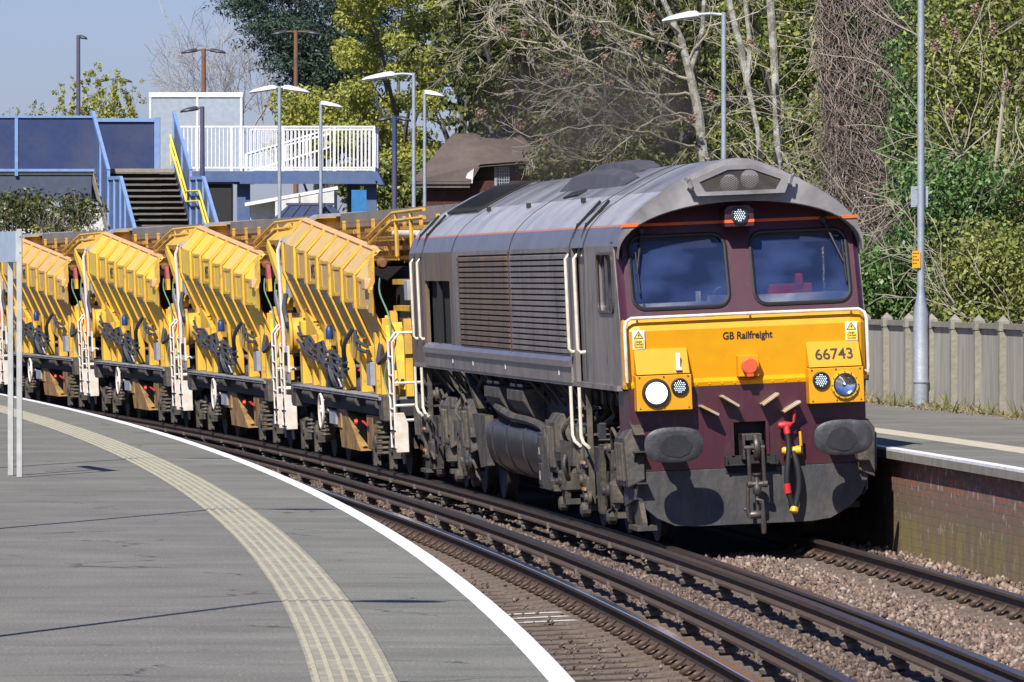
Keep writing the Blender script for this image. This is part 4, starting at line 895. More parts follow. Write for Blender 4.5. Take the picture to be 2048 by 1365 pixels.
# ============================================================ HOPPER WAGONS
m_wy = mat('wagon_yellow', (.76, .45, .04), .55, dirt=(.40, .23, .08), damt=.6, dscale=2.5, streak=1.5, var=.12, d2=((.10, .07, .05), .7, 5, (.56, .68)))
m_wp_dusty = mat('dusty_sand_panel', (.62, .41, .15), .7, dirt=(.48, .33, .17), damt=.6, dscale=1.5, var=.1, d2=((.25, .16, .09), .6, 5, (.57, .68)))
m_wp_bright = mat('bright_yellow_panel', (.84, .58, .05), .5, dirt=(.70, .47, .18), damt=.6, dscale=1.3, var=.06, thr=(.45, .55), d2=((.30, .18, .07), .6, 5, (.6, .7)))
m_beam = mat('pale_orange_beam', (.68, .42, .19), .6, dirt=(.55, .26, .15), damt=.6, dscale=3)
m_brown = mat('rust_brown_belt', (.20, .085, .035), .8, dirt=(.36, .17, .05), dscale=3)
m_wgrey = mat('pale_grey_steel', (.34, .35, .38), .5, dirt=(.22, .19, .16), dscale=3)
m_deck = mat('grey_deck_plate', (.27, .27, .28), .75, dirt=(.17, .15, .13), dscale=4, damt=.7)
m_hose = mat('dark_grey_hose', (.055, .058, .066), .5)
m_wwhite = mat('white_ladder_paint', (.74, .69, .62), .5, dirt=(.60, .42, .26), damt=.6, dscale=4)
m_blue = mat('blue_motor', (.02, .05, .16), .4)
m_orbox = mat('ochre_box', (.42, .24, .07), .7, dirt=(.07, .055, .045), damt=.9, dscale=2.5, streak=1)
m_green = mat('green_cable', (.12, .26, .17), .5)

def wagon():
    W = empty('hopper_wagon', 'dusty sand-yellow hopper wagon coupled directly behind the locomotive', 'wagon')
    def fz(y): return 3.22 - .057 * (11.55 - y)            # height of the fold line
    ys = [13.1, 11.55, 10.05, 8.55, 7.05, 5.55, 4.05, 2.35]
    # side hopper plate: three planes, bulging outwards
    def sec(y): 
        f = fz(y); return [(-.96, y, f + .35), (-1.03, y, f + .33), (-1.33, y, f), (-1.33, y, f - .44), (-1.06, y, f - 1.1)]
    mb = MB(); mb.loft([sec(y) for y in (13.1, 4.05)] + [[(-1.04, 3.95, 3.07), (-1.12, 3.85, 3.04), (-1.32, 2.15, 2.66), (-1.32, 2.15, 2.26), (-1.05, 2.3, 1.75)]])
    mb.loft([[(a + .05, b, c) for a, b, c in r] for r in ([sec(y) for y in (13.1, 4.05)])])
    hop = mb.build('hopper_side', m_wp_dusty, W)
    # ribs
    for i, y in enumerate(ys):
        f = fz(y); mb = MB(); P0 = [(-1.04, y, f + .345), (-1.355, y, f + .015), (-1.355, y, f - .45), (-1.09, y, f - 1.08), (-1.07, y, 1.32)]
        if i == 7: P0 = [(-1.13, y + 1.5, f + .34), (-1.34, y - .15, f - .06), (-1.30, y, f - .42), (-1.07, y, f - .95), (-1.07, y, 1.32)]
        for a, b in zip(P0[:3], P0[1:4]): mb.beam(a, b, .17, .035, up=(-1, 0, .4))
        mb.beam(P0[3], P0[4], .22 if i % 2 else .30, .05, up=(-1, 0, 0)); mb.build('rib', m_wy, W)
        if 0 < i < 7:
            mb = MB()
            for dz in (-.02, -.40): mb.box(-1.342, -1.33, y - 1.3, y - .1, fz(y - .7) + dz - .02, fz(y - .7) + dz + .02)
            mb.box(-1.338, -1.33, y - .42, y - .12, fz(y - .3) - .40, fz(y - .3) - .03)
            mb.build('stiffener', m_wy, W)
    # hinge blocks along the lower edge of the hopper
    mb = MB()
    for i in range(6):
        y = ys[i + 1]; f = fz(y)
        for q in (.25, .5, .75): mb.cbox((-1.34, y + q, f - .46), (.06, .07, .07))
    mb.build('hinge_row', m_hose, W)
    # inclined lower flange plates in the shade, between ribs
    mb = MB()
    for i in range(7):
        y = ys[i] - .3; f = fz(y); mb.prism([(-1.30, y, f - .46), (-1.04, y - .1, f - 1.12), (-.98, y - .1, f - 1.12), (-1.24, y, f - .46)], (0, -.12, 0)); mb.box(-1.05, -1.02, y - 1.2, y + .2, 1.75, f - 1.05)
    mb.build('lower_web', m_wy, W)
    # top beam
    mb = MB(); mb.prism([(-1.03, 13.0, fz(13) + .28), (-1.06, 13.0, fz(13) + .345), (-.99, 13.0, fz(13) + .385), (-.96, 13.0, fz(13) + .32)], (0, -8.9, -.50)); mb.build('top_beam', m_beam, W)
    mb = MB(); mb.lathe((-.98, 3.9, 2.96), (0, -1, -.05), [(.06, -.1), (.08, 0), (.08, .16), (.05, .2)], 16); mb.build('roller_drum', m_brown, W, smooth=True)
    mb = MB(); mb.cbox((-1.34, 2.75, 2.68), (.10, .4, .16)); mb.build('end_block', m_beam, W, bevel=.02)
    # far end plate and its pale cap
    mb = MB(); mb.prism([(-1.33, 13.2, fz(13.1) - .5), (-1.33, 13.2, fz(13.1)), (-.80, 13.2, 3.66), (.8, 13.2, 3.66), (1.2, 13.2, 3.2), (.8, 13.2, 2.2), (-.9, 13.2, 2.2)], (0, .06, 0)); mb.build('end_plate', m_wy, W)
    mb = MB(); mb.beam((-1.36, 13.25, 3.32), (-.80, 13.25, 3.70), .5, .05, up=(-.5, 0, .8)); mb.beam((-.80, 13.25, 3.70), (.2, 13.25, 3.72), .5, .05); mb.build('end_cap', m_wgrey, W)
    # discharge hood reaching over the next wagon
    mb = MB(); mb.prism([(-1.22, 13.6, 3.36), (-.80, 13.6, 3.68), (.5, 13.6, 3.70), (.5, 13.6, 3.62), (-.80, 13.6, 3.60), (-1.2, 13.6, 3.29)], (0, 3.1, 0)); mb.build('discharge_hood', m_wy, W)
    mb = MB(); mb.prism([(-1.2, 13.7, 3.28), (-1.2, 13.7, 2.9), (-1.0, 13.7, 2.2), (-.94, 13.7, 2.2), (-1.12, 13.7, 2.9), (-1.12, 13.7, 3.3)], (0, .9, 0)); mb.beam((-1.2, 16.4, 3.3), (-1.05, 15.2, 2.3), .1, .14); mb.beam((-1.1, 14.6, 3.2), (-1.0, 16.3, 2.7), .08, .12); mb.build('hood_frame', m_wy, W)
    mb = MB(); mb.prism([(-1.16, 16.7, 2.75), (-1.16, 16.85, 2.98), (-1.16, 17.0, 2.95), (-1.16, 17.0, 2.75)], (-.06, 0, 0)); rm = mb.build('red_marker', mat('faded_red', (.34, .05, .045), .6), W); mb = MB(); mb.box(-1.22, -1.16, 16.68, 17.02, 2.55, 2.75); mb.build('marker_foot', m_wy, rm)
    # main conveyor body
    mb = MB(); mb.box(-.55, 1.0, .6, 14.3, 2.95, 3.42); mb.box(-.5, .9, 14.3, 17.4, 3.0, 3.45); mb.build('conveyor_trough', m_brown, W)
    mb = MB(); rg = random.Random(3)
    for z in (3.02, 3.16, 3.30, 3.43):
        y = .6 + rg.random()
        while y < 16.5:
            L_ = 1.4 + rg.random() * 3.2; mb.box(-.66, -.55, y, y + L_, z - .035, z + .03); y += L_ + .3 + rg.random() * 1.2
    for k in range(8): mb.box(-.60, -.55, .7 + k * 1.8, .74 + k * 1.8, 2.95, 3.60)
    mb.build('conveyor_rail', m_wy, W)
    mb = MB()
    for k in range(90): mb.box(-.70, -.695, 1.0 + k * .15, 1.006 + k * .15, 3.0, 3.58)
    for k in range(7): mb.box(-.70, -.69, .8, 14.4, 3.02 + k * .09, 3.025 + k * .09)
    mb.build('mesh_guard', m_brown, W)
    mb = MB(); mb.tube([(-.78, 1.2, 3.34), (-.78, 3.8, 3.36)], .05, 10); mb.build('white_roller', m_wwhite, W, smooth=True)
    mb = MB(); mb.box(-.45, 1.25, -.5, 13.9, 3.60, 3.72); mb.box(-.45, -.35, -.5, 13.9, 3.5, 3.6); mb.box(1.1, 1.2, .5, 14, 1.2, 3.6); mb.build('top_walkway', mat('weathered_grey_board', (.20, .185, .165), .85, dirt=(.33, .31, .29), dscale=1.5, streak=1), W)
    mb = MB()
    for x, z in ((-1.0, .0), (-1.0, -.11)): mb.tube([(x, 5.2, 3.32 + z), (x, 3.0, 3.56 + z), (x, 2.2, 3.64 + z), (x, -1.1, 3.66 + z)], .028, 6)
    for y in (1.9, .3): mb.tube([(-1.0, y, 3.62), (-1.0, y, 3.05)], .03, 6)
    mb.build('guard_rail', m_wy, W, smooth=True)
    # dark belt floor and cross frames seen between the wagons
    mb = MB(); mb.box(-.9, .9, -.6, 2.4, 2.1, 2.16); mb.box(-.9, .9, -.4, 2.2, 1.85, 1.9)
    for k in range(9): mb.box(-.95, .9, -.6 + k * .35, -.5 + k * .35, 2.16, 2.2)
    mb.build('belt_floor', m_wgrey, W)
    mb = MB()
    for z in (2.0, 2.3, 2.66): mb.box(-1.02, .9, .0, .1, z, z + .08); mb.box(-1.02, -.92, -.6, 2.4, z - .0, z + .07)
    mb.beam((-1.05, 1.9, 2.1), (-1.1, .9, 1.2), .14, .12); mb.beam((-1.05, 2.6, 2.2), (-1.15, 1.6, 1.25), .14, .10); mb.box(-1.1, -1.0, .7, .82, 1.15, 2.2); mb.box(-1.1, -1.0, 2.15, 2.3, 1.15, 2.3)
    mb.build('end_frame', m_wy, W)
    mb = MB(); mb.box(-.8, .8, .5, 1.9, 2.3, 2.9); mb.box(-.7, .9, 2.4, 13, 1.5, 2.9); mb.build('inner_chute', m_dark, W)
    mb = MB(); mb.box(-1.1, -.85, .2, .55, 2.45, 2.72); mb.build('control_box', m_wgrey, W, bevel=.01)
    mb = MB(); mb.beam((-1.2, 15.6, 2.5), (-1.28, 13.7, 1.85), .10, .16, up=(0, 0, 1)); mb.build('grey_strut', m_deck, W)
    # white vent pipe and red stripe at far end
    mb = MB(); mb.tube([(-1.34, 13.3, 3.35), (-1.40, 13.35, 3.20), (-1.38, 13.4, 2.6), (-1.36, 13.4, 1.9), (-1.36, 13.4, 1.6)], .032, 8); mb.build('white_pipe', m_wwhite, W, smooth=True)
    mb = MB(); mb.tube([(-1.39, 13.5, 2.7), (-1.38, 13.5, 1.7)], .018, 6); mb.build('red_pipe', m_red, W)
    mb = MB(); mb.lathe((-1.34, 12.95, 1.88), (1, 0, 0), [(.28, 0), (.30, .03), (.27, .06), (.27, .3), (.30, .33)], 24); mb.build('cable_reel', m_wy, W, smooth=True)
    # support posts and equipment on the deck
    mb = MB()
    for y, w_, t_ in ((12.35, .34, 2.1), (10.9, .22, 1.9), (9.9, .26, 1.75), (6.9, .2, 1.8), (4.8, .18, 1.9), (3.1, .16, 2.0), (2.5, .14, 2.2)):
        mb.box(-1.22, -1.05, y - w_ / 2, y + w_ / 2, 1.14, t_); mb.build('support_post', m_wy, W, bevel=.01); mb = MB()
    mb.box(-1.24, -1.0, 9.8, 12.6, 1.68, 1.78); mb.prism([(-1.15, 12.2, 1.45), (-1.15, 10.5, 1.3), (-1.15, 10.5, 1.9), (-1.15, 12.2, 2.3)], (.08, 0, 0)); mb.build('gusset_plate', m_wy, W); mb = MB(); mb.prism([(-1.13, 7.6, 2.2), (-1.13, 4.2, 1.9), (-1.13, 3.4, 1.3), (-1.13, 6.6, 1.62)], (.06, 0, 0))
    mb.build('gusset_plate', m_wy, W, bevel=.01)
    mb = MB()
    for k, (a, za, c, zc) in enumerate(((12.1, 2.02, 6.2, 1.62), (12.0, 1.92, 6.0, 1.55), (12.1, 1.82, 6.1, 1.46), (11.8, 1.74, 6.4, 1.38))):
        pts = []; mb = MB()
        for q in range(11):
            t = q / 10; pts.append((-1.27 - .03 * math.sin(q * 2.1 + k), a + (c - a) * t, za + (zc - za) * t - .10 * abs(math.sin(t * math.pi * 4))))
        mb.tube(pts, .022, 6); mb.build('hydraulic_hose', m_hose, W, smooth=True)
    mb = MB()
    for y, z in ((10.9, 1.75), (9.3, 1.68), (7.8, 1.6), (6.4, 1.5)): mb.box(-1.32, -1.22, y - .02, y + .02, z - .16, z + .12); mb.build('hose_clamp', m_hose, W); mb = MB()
    for q in range(4): mb = MB(); pipe(mb, [(-1.24, 7.9 + q * .12, 1.6), (-1.28, 7.8 + q * .12, 1.4), (-1.22, 7.6 + q * .14, 1.18)], .02, 6); mb.build('hydraulic_hose', m_hose, W, smooth=True)
    mb = MB(); pipe(mb, [(-1.2, 5.6, 2.05), (-1.3, 6.0, 1.8), (-1.26, 6.3, 1.5)], .035, 6); mb.build('hydraulic_hose', m_hose, W, smooth=True)
    mb = MB(); pipe(mb, [(-1.2, 5.4, 2.0), (-1.28, 4.6, 1.88), (-1.26, 3.6, 1.8)], .025, 6); mb.build('hydraulic_hose', m_hose, W, smooth=True)
    mb = MB(); pipe(mb, [(-1.2, 5.4, 1.92), (-1.28, 4.6, 1.78), (-1.26, 3.6, 1.72)], .025, 6); mb.build('hydraulic_hose', m_hose, W, smooth=True)
    mb = MB(); pipe(mb, [(-1.3, 13.4, 2.5), (-1.38, 13.0, 2.3), (-1.36, 12.8, 2.05), (-1.3, 13.3, 2.0)], .04, 6); mb.build('hydraulic_hose', m_hose, W, smooth=True)
    mb = MB(); pipe(mb, [(-1.2, 2.5, 1.85), (-1.3, 2.0, 1.6), (-1.2, 1.6, 1.75), (-1.1, 1.9, 1.9)], .04, 6); mb.build('hydraulic_hose', m_hose, W, smooth=True)
    mb = MB(); mb.lathe((-1.24, 8.3, 1.86), (0, 0, 1), [(.05, 0), (.055, .02), (.055, .15), (.04, .17), (.04, .2)], 14); mb.build('blue_motor', m_blue, W, smooth=True)
    mb = MB(); mb.box(-1.22, -1.02, 3.7, 4.15, 1.25, 1.58); mb.box(-1.2, -1.05, 10.95, 11.3, 1.5, 1.7); mb.build('grey_valve_box', m_wgrey, W, bevel=.01)
    mb = MB(); mb.box(-1.215, -1.02, 3.72, 4.13, 1.58, 1.8); mb.build('yellow_tank', m_wy, W, bevel=.01)
    mb = MB(); mb.prism([(-1.2, 9.4, 1.14), (-1.2, 9.2, 1.55), (-1.2, 8.6, 1.62), (-1.2, 8.5, 1.5), (-1.2, 9.0, 1.46), (-1.2, 9.2, 1.14)], (.12, 0, 0)); mb.build('deck_bracket', m_hose, W); mb = MB(); mb.lathe((-1.15, 5.9, 1.2), (1, 0, 0), [(.1, 0), (.13, .03), (.13, .1)], 14); mb.build('deck_roller', m_hose, W)
    mb = MB(); mb.cbox((-1.16, 7.9, 1.27), (.14, .5, .12), Matrix.Rotation(R_(12), 3, 'X')); mb.build('wheel_chock', m_wwhite, W, bevel=.015)
    mb = MB(); mb.lathe((-1.18, 5.0, 1.42), (0, 0, 1), [(.02, 0), (.06, .02), (.06, .04), (.02, .06)], 10); mb.build('red_valve', m_red, W)
    for a, b in ((.15, 0), (13.5, 0)):
        mb = MB(); pipe(mb, [(-1.2, a + 2.2, 2.75), (-1.28, a + 1.6, 2.55), (-1.2, a + 1.3, 2.2), (-1.22, a + 1.2, 1.8), (-1.3, a + 1.3, 1.4), (-1.25, a + 1.2, 1.1)], .012, 6); mb.build('green_cable', m_green, W, smooth=True)
    # deck and solebar
    mb = MB(); mb.box(-1.36, 1.3, 1.7, 12.6, 1.09, 1.125)
    for k in range(8): mb.box(-1.37, -1.0, 1.75 + k * 1.36, 1.75 + k * 1.36 + 1.28, 1.125, 1.135)
    mb.build('deck', m_deck, W)
    mb = MB(); mb.box(-1.25, -1.15, .5, 12.9, .86, 1.09); mb.box(1.1, 1.2, .5, 12.9, .86, 1.09); mb.box(-1.30, 1.3, .15, .4, .84, 1.12); mb.box(-1.3, 1.3, 13.0, 13.25, .84, 1.12)
    mb.box(-1.0, 1.0, .4, 13, .88, .98); mb.build('underframe', m_dark, W)
    for y in (11.2, 8.4, 5.5, 3.2): mb = MB(); mb.tube([(-1.31, y, 1.03), (-1.31, y - 1.1, 1.03)], .055, 10); mb.lathe((-1.31, y - 1.1, 1.03), (0, -1, 0), [(.055, 0), (.07, .01), (.07, .05)], 10); mb.build('deck_cylinder', m_under, W, smooth=True)
    mb = MB(); mb.box(-1.33, -1.1, 12.3, 12.9, .80, 1.16); mb.build('corner_casting', m_under, W, bevel=.02); mb = MB(); mb.box(-1.33, -1.1, 1.5, 2.0, .80, 1.16); mb.build('corner_casting', m_under, W, bevel=.02)
    # boxes under the frame
    mb = MB(); mb.prism([(-1.22, 7.9, .86), (-1.22, 7.5, .30), (-1.22, 5.2, .30), (-1.22, 6.8, .86)], (.5, 0, 0)); mb.build('ochre_side_plate', m_orbox, W)
    mb = MB(); mb.box(-1.24, -.7, 2.9, 4.2, .36, .84); mb.build('equipment_box', m_orbox, W, bevel=.01); mb = MB(); mb.box(-1.24, -1.0, 7.3, 8.3, .58, .80); mb.build('equipment_box', m_orbox, W, bevel=.01)
    mb = MB(); mb.box(-1.27, -1.0, 7.7, 8.5, .62, .82); mb.build('brake_box', m_wgrey, W, bevel=.01)
    mb = MB(); mb.tube([(-1.35, 8.82 + .25 * math.cos(t), .80 + .25 * math.sin(t)) for t in np.linspace(0, 2 * math.pi, 25)[:-1]], .022, 6, closed=True)
    for k in range(3):
        t = k * math.pi / 3 + .3; mb.tube([(-1.33, 8.82 + .25 * math.cos(t), .80 + .25 * math.sin(t)), (-1.33, 8.82 - .25 * math.cos(t), .80 - .25 * math.sin(t))], .014, 6)
    mb.tube([(-1.37, 8.82, .8), (-1.2, 8.82, .8)], .03, 8); mb.build('brake_wheel', m_wwhite, W, smooth=True)
    mb = MB(); mb.lathe((-1.26, 5.0, .72), (-1, 0, 0), [(.02, 0), (.05, .02), (.04, .06)], 10); mb.tube([(-1.25, 4.6, .74), (-1.27, 3.9, .70)], .018, 6); mb.build('red_handle', m_red, W)
    mb = MB()
    for q in range(7): mb.lathe((-1.18, 2.5, .32 + q * .07), (0, 0, 1), [(.12, 0), (.15, .02), (.12, .05)], 12)
    mb.build('coil_spring', m_under, W, smooth=True)
    # bogies
    for yc in (2.2, 11.2):
        mb = MB(); 
        for sg in (-1, 1): mb.prism([(sg * 1.12, yc - 1.35, .52), (sg * 1.12, yc - 1.0, .72), (sg * 1.12, yc - .4, .60), (sg * 1.12, yc + .4, .60), (sg * 1.12, yc + 1.0, .72), (sg * 1.12, yc + 1.35, .52), (sg * 1.12, yc + 1.1, .34), (sg * 1.12, yc + .5, .30), (sg * 1.12, yc - .5, .30), (sg * 1.12, yc - 1.1, .34)], (-sg * .1, 0, 0))
        mb.box(-1, 1, yc - .2, yc + .2, .4, .85); B = mb.build('bogie', m_under, W)
        for a in (-.9, .9):
            for sg in (-1, 1):
                mb = MB(); mb.lathe((sg * .66, yc + a, .46), (sg, 0, 0), [(.49, 0), (.49, .03), (.46, .035), (.455, .14), (.4, .145), (.2, .11), (.1, .2)], 28); mb.build('wheel', m_under, B, smooth=True)
            mb = MB(); mb.box(-1.26, -1.1, yc + a - .12, yc + a + .12, .30, .62); mb.lathe((-1.2, yc + a, .46), (-1, 0, 0), [(.12, 0), (.12, .08), (.05, .1)], 14)
            mb.box(-1.3, -1.2, yc + a - .05, yc + a + .05, .16, .5); mb.beam((-1.22, yc + a - .2, .62), (-1.22, yc + a + .15, .2), .06, .05, up=(1, 0, 0)); mb.tube([(-1.25, yc + a - .2, .2), (-1.25, yc + a, .14), (-1.25, yc + a + .2, .22)], .018, 5)
            for q in range(4): mb.lathe((-1.16, yc + a - .32, .40 + q * .06), (0, 0, 1), [(.07, 0), (.085, .015), (.07, .04)], 10)
            mb.build('axle_box', m_under, B)
    # white ladders with slatted step boxes
    for yl_, top in ((.0, 2.02), (13.55, 1.85)):
        mb = MB(); x = -1.36; hgt = top
        for dy in (0, .42):
            mb.tube([(x + .35, yl_ + dy, hgt), (x + .1, yl_ + dy, hgt), (x, yl_ + dy, hgt - .12), (x, yl_ + dy, .45)], .02, 6)
        for z in (1.7, 1.45, 1.2, 1.0): mb.tube([(x, yl_, z), (x, yl_ + .42, z)], .02, 6)
        for z in (1.35, 1.05, .85): mb.tube([(x, yl_, z), (x + .4, yl_, z)], .02, 6)
        mb.build('ladder', m_wwhite, W, smooth=True)
        mb = MB(); mb.prism([(x, yl_ - .02, .95), (x, yl_ - .02, .42), (x + .17, yl_ - .02, .42), (x + .17, yl_ - .02, .80), (x + .12, yl_ - .02, .95)], (0, .46, 0)); sb = mb.build('step_box', m_wwhite, W, bevel=.006)
        mb = MB()
        for z0_ in (.48, .72):
            for q in range(4): mb.box(x - .008, x, yl_ + .02 + .09 * q, yl_ + .07 + .09 * q, z0_ + .05 * (q % 2), z0_ + .13 + .05 * (q % 2))
            mb.box(x - .02, x, yl_ - .02, yl_ + .44, z0_ - .02, z0_)
        mb.build('step_treads', m_black, sb)
        mb = MB(); mb.tube([(x + .12, yl_ + .2, .42), (x + .13, yl_ + .22, .26)], [.03, .02], 6); mb.build('sand_pipe', m_wgrey, W)
    mb = MB(); mb.tube([(-1.33, .55, 1.9), (-1.33, .55, 1.2)], .025, 6); mb.build('red_pipe', m_red, W)
    mb = MB(); mb.cbox((-1.36, 13.05, 1.52), (.03, .42, .40)); mb.prism([(-1.36, 12.84, 1.32), (-1.36, 12.95, 1.14), (-1.36, 13.0, 1.32)], (.03, 0, 0)); mb.prism([(-1.36, 13.1, 1.32), (-1.36, 13.2, 1.18), (-1.36, 13.26, 1.32)], (.03, 0, 0)); pw = mb.build('white_plate', m_wwhite, W)
    mb = MB(); [mb.beam((-1.38, 13.2 - .09 * q, 1.42), (-1.38, 13.14 - .09 * q, 1.62), .012, .03, up=(1, 0, 0)) for q in range(4)]; mb.build('plate_marking', m_ink, pw)
    text('fleet_letters', 'MFS', .30, m_ink, W, Matrix.Translation((-1.337, 9.3, fz(9.3) - .24)) @ ROT_LEFT, sx=.95)
    for sg in (-1, 1):
        for y, s_ in ((.15, -1), (13.25, 1)):
            mb = MB(); mb.lathe((sg * .8635, y, 1.04), (0, s_, 0), [(.12, 0), (.09, .05), (.09, .35), (.24, .36), (.24, .40)], 18); mb.build('buffer', m_dark, W)
    return W
w0 = wagon()
wagons = [w0]
wlab = ['dusty sand-yellow hopper wagon coupled directly behind the locomotive', 'bright yellow hopper wagon next but one behind the locomotive', 'bright yellow hopper wagon below the foot of the footbridge stairs, third behind the locomotive',
        'dusty sand-yellow hopper wagon half hidden behind the left sign posts', 'last hopper wagon in view at the left edge of the picture, behind the sign']
for k in range(5):
    Wg = w0 if k == 0 else copy_tree(w0)
    if k: wagons.append(Wg)
    Y0_ = 87.0 + 14.4 * k
    Wg.matrix_world = chord(OFFC, Y0_ + 2, Y0_ + 11.4, .7525 * SC, CANT, 2.0)
    Wg['label'] = wlab[k]; Wg['group'] = 'hopper wagons coupled behind the locomotive'
    if k in (1, 2):
        for ch in Wg.children:
            if ch.name.startswith('hopper_side'):
                ch.material_slots[0].link = 'OBJECT'; ch.material_slots[0].material = m_wp_bright
# ============================================================ PLATFORM FURNITURE, WALLS, BUILDINGS
m_galv = mat('galvanised_steel', (.33, .37, .42), .55, .35, dirt=(.45, .48, .5), damt=.5, dscale=9, bump=.2)
m_lampw = mat('white_lamp_head', (.72, .74, .78), .4, dirt=(.5, .5, .52), dscale=4)
m_postb = mat('blue_post_paint', (.045, .065, .15), .5, dirt=(.22, .12, .07), damt=.6, dscale=.7, streak=3)
m_postr = mat('rusting_post', (.10, .07, .07), .7, dirt=(.20, .09, .045), dscale=.8, damt=.9, thr=(.4, .5))
m_dlamp = mat('dark_lamp_head', (.05, .05, .06), .5)
def lamp(name_, x, y, z, h, heads, label, arm=1.0, m=m_galv, mh=m_lampw, r=.075, base=True, cat_='lamp post', group=None, tilt=0, hs=.85):
    L_ = empty(name_, label, cat_, (x, y, z), group=group)
    mb = MB()
    if base: mb.lathe((0, 0, 0), (0, 0, 1), [(r * 1.0, 0), (r * 1.0, .33), (r * 1.16, .34), (r * 1.16, .37), (r * 1.05, .40), (r * 1.05, 1.28), (r * .6, 1.5), (r * .52, 1.6), (r * .46, h - .0), (r * .46, h + .04)], 20)
    else: mb.lathe((0, 0, 0), (0, 0, 1), [(r, 0), (r * .8, h * .5), (r * .65, h), (r * .65, h + .06)], 12)
    mb.build('post', m, L_, smooth=True)
    for sg in heads:
        mb = MB(); mb.tube([(0, 0, h), (sg * arm * .5, 0, h + .02), (sg * arm, 0, h + .0)], .028, 8); mb.build('arm', m, L_)
        mb = MB(); x0 = sg * arm; s_ = hs
        mb.loft([[(x0 + sg * s_ * t, yy * w_, h - .02 - .14 * t * s_ + zz) for yy, zz in ((-1, 0), (-.9, .045 * k_), (-.3, .09 * k_), (.3, .09 * k_), (.9, .045 * k_), (1, 0), (.5, -.03), (-.5, -.03), (-1, 0))]
                 for t, w_, k_ in ((-.08, .03, .6), (0, .05, 1), (.2, .12, 1.1), (.55, .15, .9), (.85, .12, .6), (1, .04, .2))], cap=True)
        mb.build('lamp_head', mh, L_, smooth=True)
    return L_
G1 = 'grey steel lamp posts along the far platform'
GP = (0, 0)
L1 = lamp('platform_lamp', 5.5, 87.2, .99, 6.6, (-1,), 'nearest grey lamp post on the right platform, with a small yellow notice', r=.095, group=G1)
mb = MB(); mb.box(-.12, -.01, -.075, -.07, 1.88, 2.11); nt = mb.build('yellow_notice', mat('orange_yellow_plate', (.75, .36, .01), .5), L1)
mb = MB()
for k in range(4):
    for q in range(2 if k % 2 else 3): mb.box(-.11 + q * .03, -.09 + q * .03, -.078, -.076, 2.07 - k * .045, 2.085 - k * .045)
mb.build('notice_text', m_ink, nt)
mb = MB(); mb.box(-.13, .10, .05, .07, 2.70, 2.98); mb.box(-.07, .07, .04, .06, 2.72, 2.74); mb.box(-.07, .07, .04, .06, 2.94, 2.96); mb.build('sign_back', m_galv, L1)
lamp('platform_lamp', 3.43, 105, 1.0, 6.0, (-1,), 'grey lamp post rising behind the locomotive cab roof', arm=.45, r=.085, group=G1, hs=.55)
lamp('platform_lamp', -2.03, 134, 1.0, 5.95, (-1,), 'grey lamp post in front of the brick hut, its head over the lime tree', arm=.45, r=.085, group=G1, hs=.62)
lamp('platform_lamp', -5.2, 145, 1.0, 6.0, (-1, 1), 'grey lamp post with two white heads, left of the white railings', arm=.12, r=.085, group=G1, hs=.55)
lamp('platform_lamp', -4.6, 156, 1.0, 5.95, (1,), 'short looking grey lamp post with one head pointing right, before the white railings', arm=.02, r=.085, group=G1, hs=.5)
lamp('platform_lamp', -1.98, 147, 1.0, 5.95, (1,), 'grey lamp post close behind the one beside the brick hut', arm=.02, r=.08, group=G1, hs=.42)
G2 = 'thin weathered lamp posts beyond the footbridge'
lamp('car_park_lamp', -10.46, 220, .6, 9.9, (-1, 1), 'rusty brown lamp post with two dark heads above the grey screen', arm=.25, m=m_postr, mh=m_dlamp, base=False, r=.11, group=G2, hs=.5)
lamp('car_park_lamp', -7.4, 222, .6, 10.6, (-1, 1), 'tall rusty lamp post standing before the dark cedar', arm=.35, m=m_postr, mh=m_dlamp, base=False, r=.11, group=G2, hs=.5)
lamp('car_park_lamp', -15.1, 227, .6, 10.3, (1,), 'blue lamp post with one small head at far left of the sky', arm=.03, m=m_postb, mh=m_dlamp, base=False, r=.1, group=G2, hs=.28).location = (-15.15, 227, .6)
bpy.context.view_layer.update()
for o in list(COL.objects):
    if o.get('label') == 'blue lamp post with one small head at far left of the sky': o.location = (-14.95 - .0, 224, .6); o.location.x = (157 - 1024) / (12961.6 / 224); o.scale = (1, 1, 1.02)
lamp('car_park_lamp', (228 - 1024) / (12961.6 / 262), 262, .6, 10.2, (-1, 1), 'distant dark double headed lamp post among the pale green shrub', arm=.25, m=m_postb, mh=m_dlamp, base=False, r=.09, group=G2, hs=.5)
lamp('footbridge_lamp', (405 - 1024) / 73.0, 177.5, 2.6, 4.8, (-1,), 'dark blue lamp post beside the footbridge stairs', arm=.15, m=m_postb, mh=m_dlamp, base=False, r=.09, group=G2, hs=.45)
lamp('car_park_lamp', (789 - 1024) / (12961.6 / 172), 172, .9, 6.1, (-1, 1), 'short rusty and blue lamp post in front of the lime green tree', arm=.12, m=m_postb, mh=m_dlamp, base=False, r=.1, group=G2, hs=.32)
# lamps of the near platform: outside the picture, they throw the long thin shadows across it
for (x, y), lab in (((-3.52, 34.2), 'lamp post of the near platform standing just outside the left edge'), ((-4.62, 50.2), 'second lamp post of the near platform outside the left edge'), ((-6.2, 66.2), 'third lamp post of the near platform outside the left edge')):
    lamp('platform_lamp', x, y, ZL, 6.0, (1,), lab, arm=.5, r=.075, hs=.6, group='lamp posts of the near platform')

